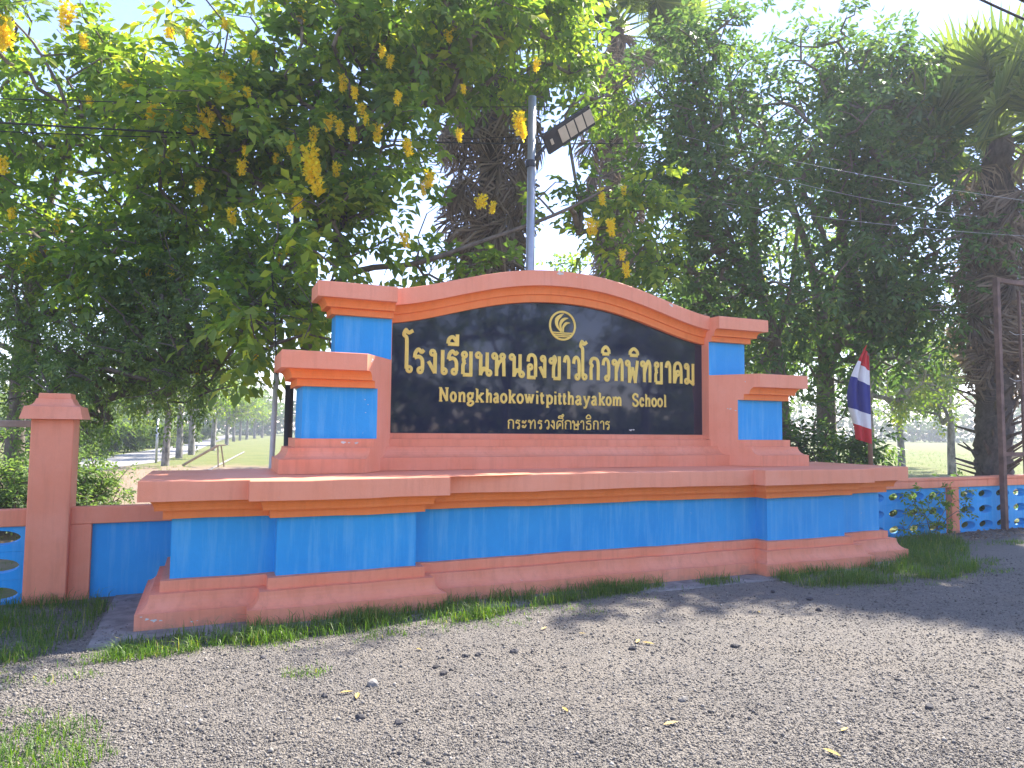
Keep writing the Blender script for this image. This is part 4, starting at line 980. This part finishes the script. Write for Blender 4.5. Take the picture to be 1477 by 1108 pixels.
# little timber trestle on the verge and a road sign post
tp = [gnd(300, 672), gnd(313, 674), gnd(322, 672)]
TR = empty('timber_trestle', tuple(gnd(311, 676))); tag(TR, 'small leaning timber trestle on the bare verge behind the sign', 'trestle')
o = gnd(311, 676)
a1, a2, a3 = gnd(262, 671, .02)-o, gnd(313, 654, .0)-o, gnd(318, 654, 0)-o
hp = np.array([a2[0], a2[1], .0]); g2 = gnd(313, 674)-o; gtop_ = g2+np.array([-.0, 0, .85])
MB().tube([gnd(264, 671, .02)-o, gtop_], .05, 6).build('rail', WOOD, TR)
MB().tube([g2+[.05, 0, 0], gtop_], .03, 6).build('leg', WOOD, TR)
MB().tube([gnd(323, 673)-o, gtop_+[.12, 0, 0]], .03, 6).build('leg', WOOD, TR)
MB().tube([gtop_, gtop_+[.3, 0, 0.02]], .03, 6).build('crosspiece', WOOD, TR)
rp = gnd(225, 668)
tag(MB().tube([(rp[0], rp[1], -.02), (rp[0], rp[1], 1.9)], .05, 8).build('road_post', STEEL, None, True), 'thin grey post at the edge of the concrete road', 'post')
# verge edging strip
e0, e1 = gnd(300, 679, .03), gnd(352, 652, .03)
tag(MB().tube([e0, e1], .045, 6).build('verge_kerb', CONC, None), 'thin concrete kerb line across the grass verge', 'kerb')
# ------------------------------------------------------------------ far tree lines
def far_mass(name, label, pts, hgt, n, seed, lm, dep=5.):
    rng = np.random.default_rng(seed); P = np.array(pts, float); seg = np.linalg.norm(np.diff(P, axis=0), axis=1); cum = np.concatenate([[0], np.cumsum(seg)])
    s = rng.random(n)*cum[-1]; x = np.interp(s, cum, P[:, 0]); y = np.interp(s, cum, P[:, 1])
    hh = hgt*(.62+.28*np.sin(s*.21+seed)+.12*np.sin(s*.83+2)+.08*np.sin(s*2.3))
    z = hh*rng.random(n)**.75; q = np.stack([x+rng.normal(size=n)*dep*.5, y+rng.normal(size=n)*dep*.5, z], 1)
    d = rng.normal(size=(n, 3)); nn = rng.normal(size=(n, 3))+np.array([0, 0, .6]); L = rng.uniform(.5, 1.1, n)
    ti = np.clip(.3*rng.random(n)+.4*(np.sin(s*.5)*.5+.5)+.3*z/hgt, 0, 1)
    tag(link(name, leaf_mesh(name, q, d, nn, L, L*.7, ti, lm)), label, 'trees', kind='stuff')
far_mass('distant_trees', 'hazy line of trees at the far edge of the field', [(50, 120), (95, 88), (135, 62), (170, 20)], 9, 16000, 71, LEAFF)
far_mass('distant_trees', 'far wood closing the view behind the sign and road', [(-75, 75), (-40, 105), (0, 135), (50, 125)], 9, 16000, 72, LEAFF)
far_mass('distant_trees', 'dense wood beyond the left side of road', [(-45, 20), (-32, 45), (-22, 75), (-10, 110)], 7, 15000, 73, LEAFY, 4)
# trees across the road, behind the photographer; the polished panel mirrors them
for i, (x, y, s) in enumerate([(3, -21, 1.35), (9.5, -23, 1.6), (17, -22, 1.5), (-4, -24, 1.3), (25, -25, 1.7)]):
    r = copy_tree(av[i % 2], (x, y, 0), i*1.1, s)
    r['label'] = 'roadside tree across the forecourt, mirrored in the polished sign panel'; r['group'] = 'trees across the forecourt'
far_mass('distant_trees', 'wood across the main road, mirrored in the polished sign panel', [(-30, -48), (10, -42), (50, -46), (90, -40)], 6.5, 12000, 74, LEAFF, 6)
for i, (u, z, s, lb) in enumerate([(1062, 30, 1.0, 'sunlit tree on the field seen past the right lower pier'), (1300, 33, 1.0, 'sunlit tree on the field just right of the flag'), (1372, 27, .95, 'sunlit tree on the field close by the stout palm'), (960, 34, 1.15, 'sunlit tree on the field rising behind the arch end'), (560, 30, 1.2, 'sunlit tree far behind the left upper pier'), (820, 36, 1.2, 'sunlit tree far behind the lamp pole'), (1020, 21, 1.25, 'leafy tree behind the leaning broadleaf tree'), (1125, 22, 1.3, 'leafy tree filling the gap between the two broadleaf trunks'), (1255, 24, 1.2, 'leafy tree behind the flag and the forked trunk'), (905, 22, 1.2, 'leafy tree behind the arch, right of the lamp pole')]):
    p = base_at(u, z); t_ = copy_tree(av[i % 2], (p[0], p[1], 0), i*1.7, s); t_['label'] = lb; t_['group'] = 'trees standing on the field'
shrub('low weeds added behind the pierced wall to darken its holes, next to the sign', 1318, 706, 12.6, 50, 20, 170, LEAFR, 35, ll=.09, lw=.045, rl=.16)  # weeds added so the block holes read dark instead of sunlit field
shrub('low weeds added behind the pierced wall to darken its holes, under the palm', 1425, 700, 12.9, 55, 20, 170, LEAFR, 36, ll=.09, lw=.045, rl=.16)  # second added clump, again to darken the holes
dp = lat(416.5, 600, 1.62)
tag(MB().tube([(dp[0], 1.62, -.02), (dp[0], 1.62, 2.05)], .045, 10).build('drain_pipe', CABLE, None, True), 'black upright pipe close behind the lower left pier', 'pipe')
# ------------------------------------------------------------------ grass
def grass(name, label, zones, seed, m=GRASSM):
    """zones: (polygon xy list, count, height)"""
    rng = np.random.default_rng(seed); C = []; Hh = []
    for poly, n, h in zones:
        P = np.array(poly); lo, hi = P.min(0), P.max(0)
        q = rng.uniform(lo, hi, (n*3, 2)); ins = np.zeros(len(q), bool); j = len(P)-1
        for i in range(len(P)):
            xi, yi = P[i]; xj, yj = P[j]
            ins ^= ((yi > q[:, 1]) != (yj > q[:, 1])) & (q[:, 0] < (xj-xi)*(q[:, 1]-yi)/(yj-yi+1e-12)+xi); j = i
        q = q[ins]
        # tufts: keep more where a slow noise is high
        k = np.sin(q[:, 0]*5.1+1.3*np.sin(q[:, 1]*6))*np.sin(q[:, 1]*6.3+q[:, 0]*2.1)
        keep = rng.random(len(q)) < .55+.45*k
        q = q[keep]; kk = k[keep]; tf = q[rng.integers(0, len(q), max(6, n//16))]
        ii = rng.integers(0, len(tf), int(n*.7)); q2 = tf[ii]+rng.normal(size=(len(ii), 2))*.035
        q = np.concatenate([q[:int(n*.5)], q2]); k = np.concatenate([kk[:int(n*.5)], rng.normal(size=len(q2))*.6+.5*np.sin(ii*1.7)]); k = np.clip(k, -1.6, 2.2)[:len(q)]
        C.append(np.column_stack([q, np.zeros(len(q))])); Hh.append(h*(rng.uniform(.25, 1.0, len(q))**1.2*(1+.38*k)))
    C = np.concatenate(C); Hh = np.concatenate(Hh); n = len(C)
    ok = ~((np.abs(C[:, 0]) < 4.31) & (C[:, 1] > .02) | (np.abs(C[:, 0]) < 3.5) & (np.abs(C[:, 0]) > 1.84) & (C[:, 1] > -.165)); C, Hh = C[ok], Hh[ok]; n = len(C)
    a = rng.random(n)*2*math.pi; lean = rng.uniform(.1, 1.25, n); dx = np.stack([np.cos(a), np.sin(a), np.zeros(n)], 1); sd_ = np.stack([-np.sin(a), np.cos(a), np.zeros(n)], 1)
    w = rng.uniform(.0014, .0034, n)[:, None]; up = np.array([0, 0, 1.])
    b0 = C-sd_*w; b1 = C+sd_*w; m_ = C+up*Hh[:, None]*.6+dx*(Hh*lean*.3)[:, None]; m0 = m_-sd_*w*.8; m1 = m_+sd_*w*.8; tp_ = C+up*(Hh*(1-.35*lean))[:, None]+dx*(Hh*lean)[:, None]
    V = np.stack([b0, b1, m0, m1, tp_], 1).reshape(-1, 3); k = np.arange(n)[:, None]*5
    F = np.stack([k+[0, 1, 3], k+[0, 3, 2], k+[2, 3, 4]], 1).reshape(-1, 3)
    ti = np.clip(rng.beta(2, 2.6, n)+.45*(rng.random(n) < .06), 0, 1)
    tag(link(name, tri_mesh(name, V, F, np.repeat(ti, 3), m)), label, 'grass', kind='stuff')
fr = []
fr.append(([(-3.75, -.62), (-3.3, -.72), (-2.4, -.62), (-1.6, -.62), (-.9, -.42), (-.3, -.36), (.5, -.2), (.5, -.02), (-1.8, -.02), (-1.9, -.2), (-3.5, -.2)], 6500, .15))
fr.append(([(-4.55, -.75), (-3.9, -.72), (-3.62, -.5), (-3.7, -.2), (-4.35, -.42)], 1500, .13))
fr.append(([(.9, -.3), (1.35, -.3), (1.4, -.06), (.9, -.05)], 420, .13))
fr.append(([(1.8, -.65), (2.6, -.95), (3.6, -1.0), (4.6, -.7), (5.1, -.2), (6.2, .5), (6.4, 1.25), (4.4, 1.3), (4.3, .0), (3.55, -.18), (1.86, -.18)], 11500, .16))
fr.append(([(-7.5, 1.3), (-4.6, 1.3), (-4.62, .3), (-4.75, -.35), (-5.2, -.75), (-6, -1.1), (-7.5, -1.2)], 11500, .17))
fr.append(([(-5.6, -1.35), (-4.7, -1.45), (-4.35, -1.75), (-4.2, -2.2), (-4.5, -2.7), (-5.6, -2.9)], 3800, .085))
fr.append(([(-4.6, -.6), (-3, -.95), (-1.2, -.9), (.6, -.5), (.6, -.2), (-1.2, -.55), (-3.2, -.65)], 700, .07))
fr.append(([(1.6, -.6), (2.6, -1.2), (4.8, -.95), (5.6, -.2), (4.4, -.5), (2.6, -.9)], 800, .07))
fr.append(([(-5.9, -1.4), (-4.4, -1.0), (-4.5, -.5), (-5.2, -.7)], 500, .07))
fr.append(([(-3.35, -1.45), (-3.1, -1.5), (-3.05, -1.3), (-3.3, -1.25)], 150, .06))
fr.append(([(-.9, -.85), (-.6, -.9), (-.55, -.7), (-.85, -.65)], 130, .05))
fr.append(([(6.2, .45), (7.2, .2), (7.3, .5), (6.4, .7)], 260, .08))
grass('grass', 'green grass tufts fringing the sign base and low walls', fr, 81)
vg = [([(-12, 2), (-4.6, 2), (-3, 9), (-3, 26), (-12, 22)], 9000, .13), ([(5, 2.2), (9.5, 1.7), (40, 16), (60, 44), (12, 30)], 16000, .16)]
grass('verge_grass', 'short sunlit grass on the field and verge behind the walls', vg, 82)
# ------------------------------------------------------------------ loose gravel
def stones(name, label, n, seed):
    rng = np.random.default_rng(seed)
    u = rng.uniform(-60, 1540, n*2); v = 800+ (1150-800)*rng.random(n*2)**.85
    P = np.array([gnd(a, b) for a, b in zip(u, v)]); k = (P[:, 1] < 1.2) & (P[:, 1] > -6) & ~((np.abs(P[:, 0]) < 4.35) & (P[:, 1] > -.2)) ; P = P[k][:n]; n = len(P)
    P[:, 2] = gh(P[:, 0], P[:, 1])
    dist = np.linalg.norm(P-CAMP, axis=1)
    s = np.exp(rng.normal(size=n)*.42)*.0043*(.75+.08*dist); s = np.clip(s, .002, .018)
    o8 = np.array([[1, 0, 0], [0, 1, 0], [-1, 0, 0], [0, -1, 0], [0, 0, .8], [0, 0, -.6]], float)
    q = o8[None]*rng.uniform(.65, 1.25, (n, 6, 3))+rng.normal(size=(n, 6, 3))*.14
    a = rng.random(n)*6.28; ca, sa = np.cos(a), np.sin(a)
    x = q[..., 0]*ca[:, None]-q[..., 1]*sa[:, None]; y = q[..., 0]*sa[:, None]+q[..., 1]*ca[:, None]
    V = np.stack([x, y*.85, q[..., 2]], -1)*s[:, None, None]+P[:, None]+np.array([0, 0, 1])*s[:, None, None]*.25
    f = np.array([[0, 1, 4], [1, 2, 4], [2, 3, 4], [3, 0, 4], [1, 0, 5], [2, 1, 5], [3, 2, 5], [0, 3, 5]])
    F = (np.arange(n)[:, None, None]*6+f[None]).reshape(-1, 3)
    tag(link(name, tri_mesh(name, V.reshape(-1, 3), F, np.repeat(rng.random(n), 8), PEBBLE)), label, 'gravel', kind='stuff')
def pebble(nt, b):
    a = nt.nodes.new('ShaderNodeAttribute'); a.attribute_name = 'tint'
    c = ramp(nt, a.outputs['Fac'], [(0, (.075, .068, .062)), (.45, (.165, .148, .129)), (.8, (.225, .203, .176)), (.97, (.285, .26, .225)), (1, (.40, .37, .33))])
    nt.links.new(c, b.inputs['Base Color']); b.inputs['Roughness'].default_value = .9
PEBBLE = mat('pebble', pebble)
stones('loose_gravel', 'loose grey gravel chips strewn over the forecourt', 90000, 91)
def rock(u, v, s, m, label, seed):
    rng = np.random.default_rng(seed); bm = bmesh.new(); bmesh.ops.create_icosphere(bm, subdivisions=2, radius=1)
    for p in bm.verts:
        p.co *= 1+.28*math.sin(p.co.x*3.1+seed)*math.cos(p.co.y*2.7+seed*2)+rng.normal()*.08; p.co.z *= .55
    me = bpy.data.meshes.new('stone'); bm.to_mesh(me); bm.free(); me.materials.append(m); p = gnd(u, v)
    o = link('stone', me); o.location = (p[0], p[1], gh(p[0], p[1])+s*.22); o.scale = (s, s*.8, s); o.rotation_euler = (0, 0, seed*1.3)
    tag(o, label, 'stone', 'loose stones on the forecourt')
for i, (u, v, s) in enumerate([(628, 966, .024), (640, 975, .03), (672, 950, .025), (690, 948, .028), (742, 943, .032), (520, 1040, .032), (575, 1048, .028), (912, 938, .03), (1168, 866, .035), (1182, 882, .035), (1115, 856, .03), (468, 1008, .025), (1340, 1024, .03), (380, 952, .025), (1060, 936, .03)]):
    rock(u, v, s, STONE, 'small dark lump of stone lying on the gravel', i)
rock(538, 990, .045, STONEP, 'flat pale stone on the gravel in front of sign', 40); rock(985, 1012, .03, STONEP, 'small pale stone lying out on the open gravel', 41)
def fallen(u, v, s, label, seed, m=DRYLEAF):
    p = gnd(u, v); a = seed*1.7; v_ = [(-1, 0, .02), (-.4, .38, .12), (.4, .34, .10), (1, 0, .05), (.4, -.34, .14), (-.4, -.38, .10), (0, 0, .0)]
    me = mesh('fallen_leaf', v_, [(0, 6, 1), (1, 6, 2), (2, 6, 3), (3, 6, 4), (4, 6, 5), (5, 6, 0)], m); o = link('fallen_leaf', me)
    o.location = (p[0], p[1], gh(p[0], p[1])+.012); o.scale = (s, s*.7, s); o.rotation_euler = (0, 0, a); tag(o, label, 'leaf', 'fallen leaves on the forecourt')
for i, (u, v, s) in enumerate([(968, 1049, .05), (1200, 1094, .05), (1218, 1060, .035), (604, 940, .03), (785, 911, .04), (935, 932, .05), (920, 929, .05), (840, 918, .03), (1095, 885, .03), (1208, 860, .02), (515, 1010, .05), (500, 1004, .04), (815, 1028, .035)]):
    fallen(u, v, s, 'dry yellowish fallen leaf lying on the gravel', i)
# weed climbing the pierced wall
WD = empty('weed_plant', (6.45, 1.2, 0)); tag(WD, 'straggly weed with small leaves growing against pierced blue wall', 'plant')
rw = np.random.default_rng(17); ends = np.column_stack([rw.uniform(5.75, 7.35, 60), rw.uniform(1.12, 1.3, 60), rw.uniform(.12, .78, 60)])
st_ = [S([(6.4, 1.2, -.02), (6.3, 1.22, .3), (6.2, 1.25, .6)], .008, .004), S([(6.42, 1.2, 0), (6.6, 1.2, .3), (6.9, 1.22, .55)], .008, .004)]
V, F = skeleton(st_, ends, rw, rmin=.0022, rk=.0008); B = np.array([6.45, 1.2, 0])
link('stems', tri_mesh('stems', V-B, F, None, BARK, True), WD)
c, d, nn, L, Wd, ti = pinnate(ends, unit(rw.normal(size=(60, 3))+[0, -.5, .2]), rw.random(60), rw, 2, 2, .1, .07, .032, .3)
link('leaves', leaf_mesh('leaves', c-B, d, nn, L, Wd, ti, LEAFG), WD)
# leaf litter below the wall
rng = np.random.default_rng(18); n = 900; q = np.column_stack([rng.uniform(6.0, 9.5, n), 1.28-rng.random(n)**1.6*.55, rng.uniform(.012, .04, n)]); 
tag(link('leaf_litter', leaf_mesh('leaf_litter', q, rng.normal(size=(n, 3))*[1, 1, .25], rng.normal(size=(n, 3))*.4+[0, 0, 1], rng.uniform(.03, .09, n), rng.uniform(.02, .045, n), rng.random(n), PALMD)), 'brown leaf litter drifted along the foot of pierced wall', 'leaf litter', kind='stuff')

# ------------------------------------------------------------------ thin haze volume added to imitate lens veil and lift dark foliage
def haze_mat():
    m = bpy.data.materials.new('veil_volume'); m.use_nodes = True; nt = m.node_tree
    nt.nodes.remove(nt.nodes['Principled BSDF']); v = nt.nodes.new('ShaderNodeVolumePrincipled')
    v.inputs['Color'].default_value = (.86, .90, 1.0, 1); v.inputs['Density'].default_value = HAZE; v.inputs['Anisotropy'].default_value = .35
    nt.links.new(v.outputs[0], nt.nodes['Material Output'].inputs['Volume']); return m
HAZE = .0018
tag(MB().box(-320, 420, -220, 420, -1.0, 15.0).build('veil_haze', haze_mat()), kind='stuff')
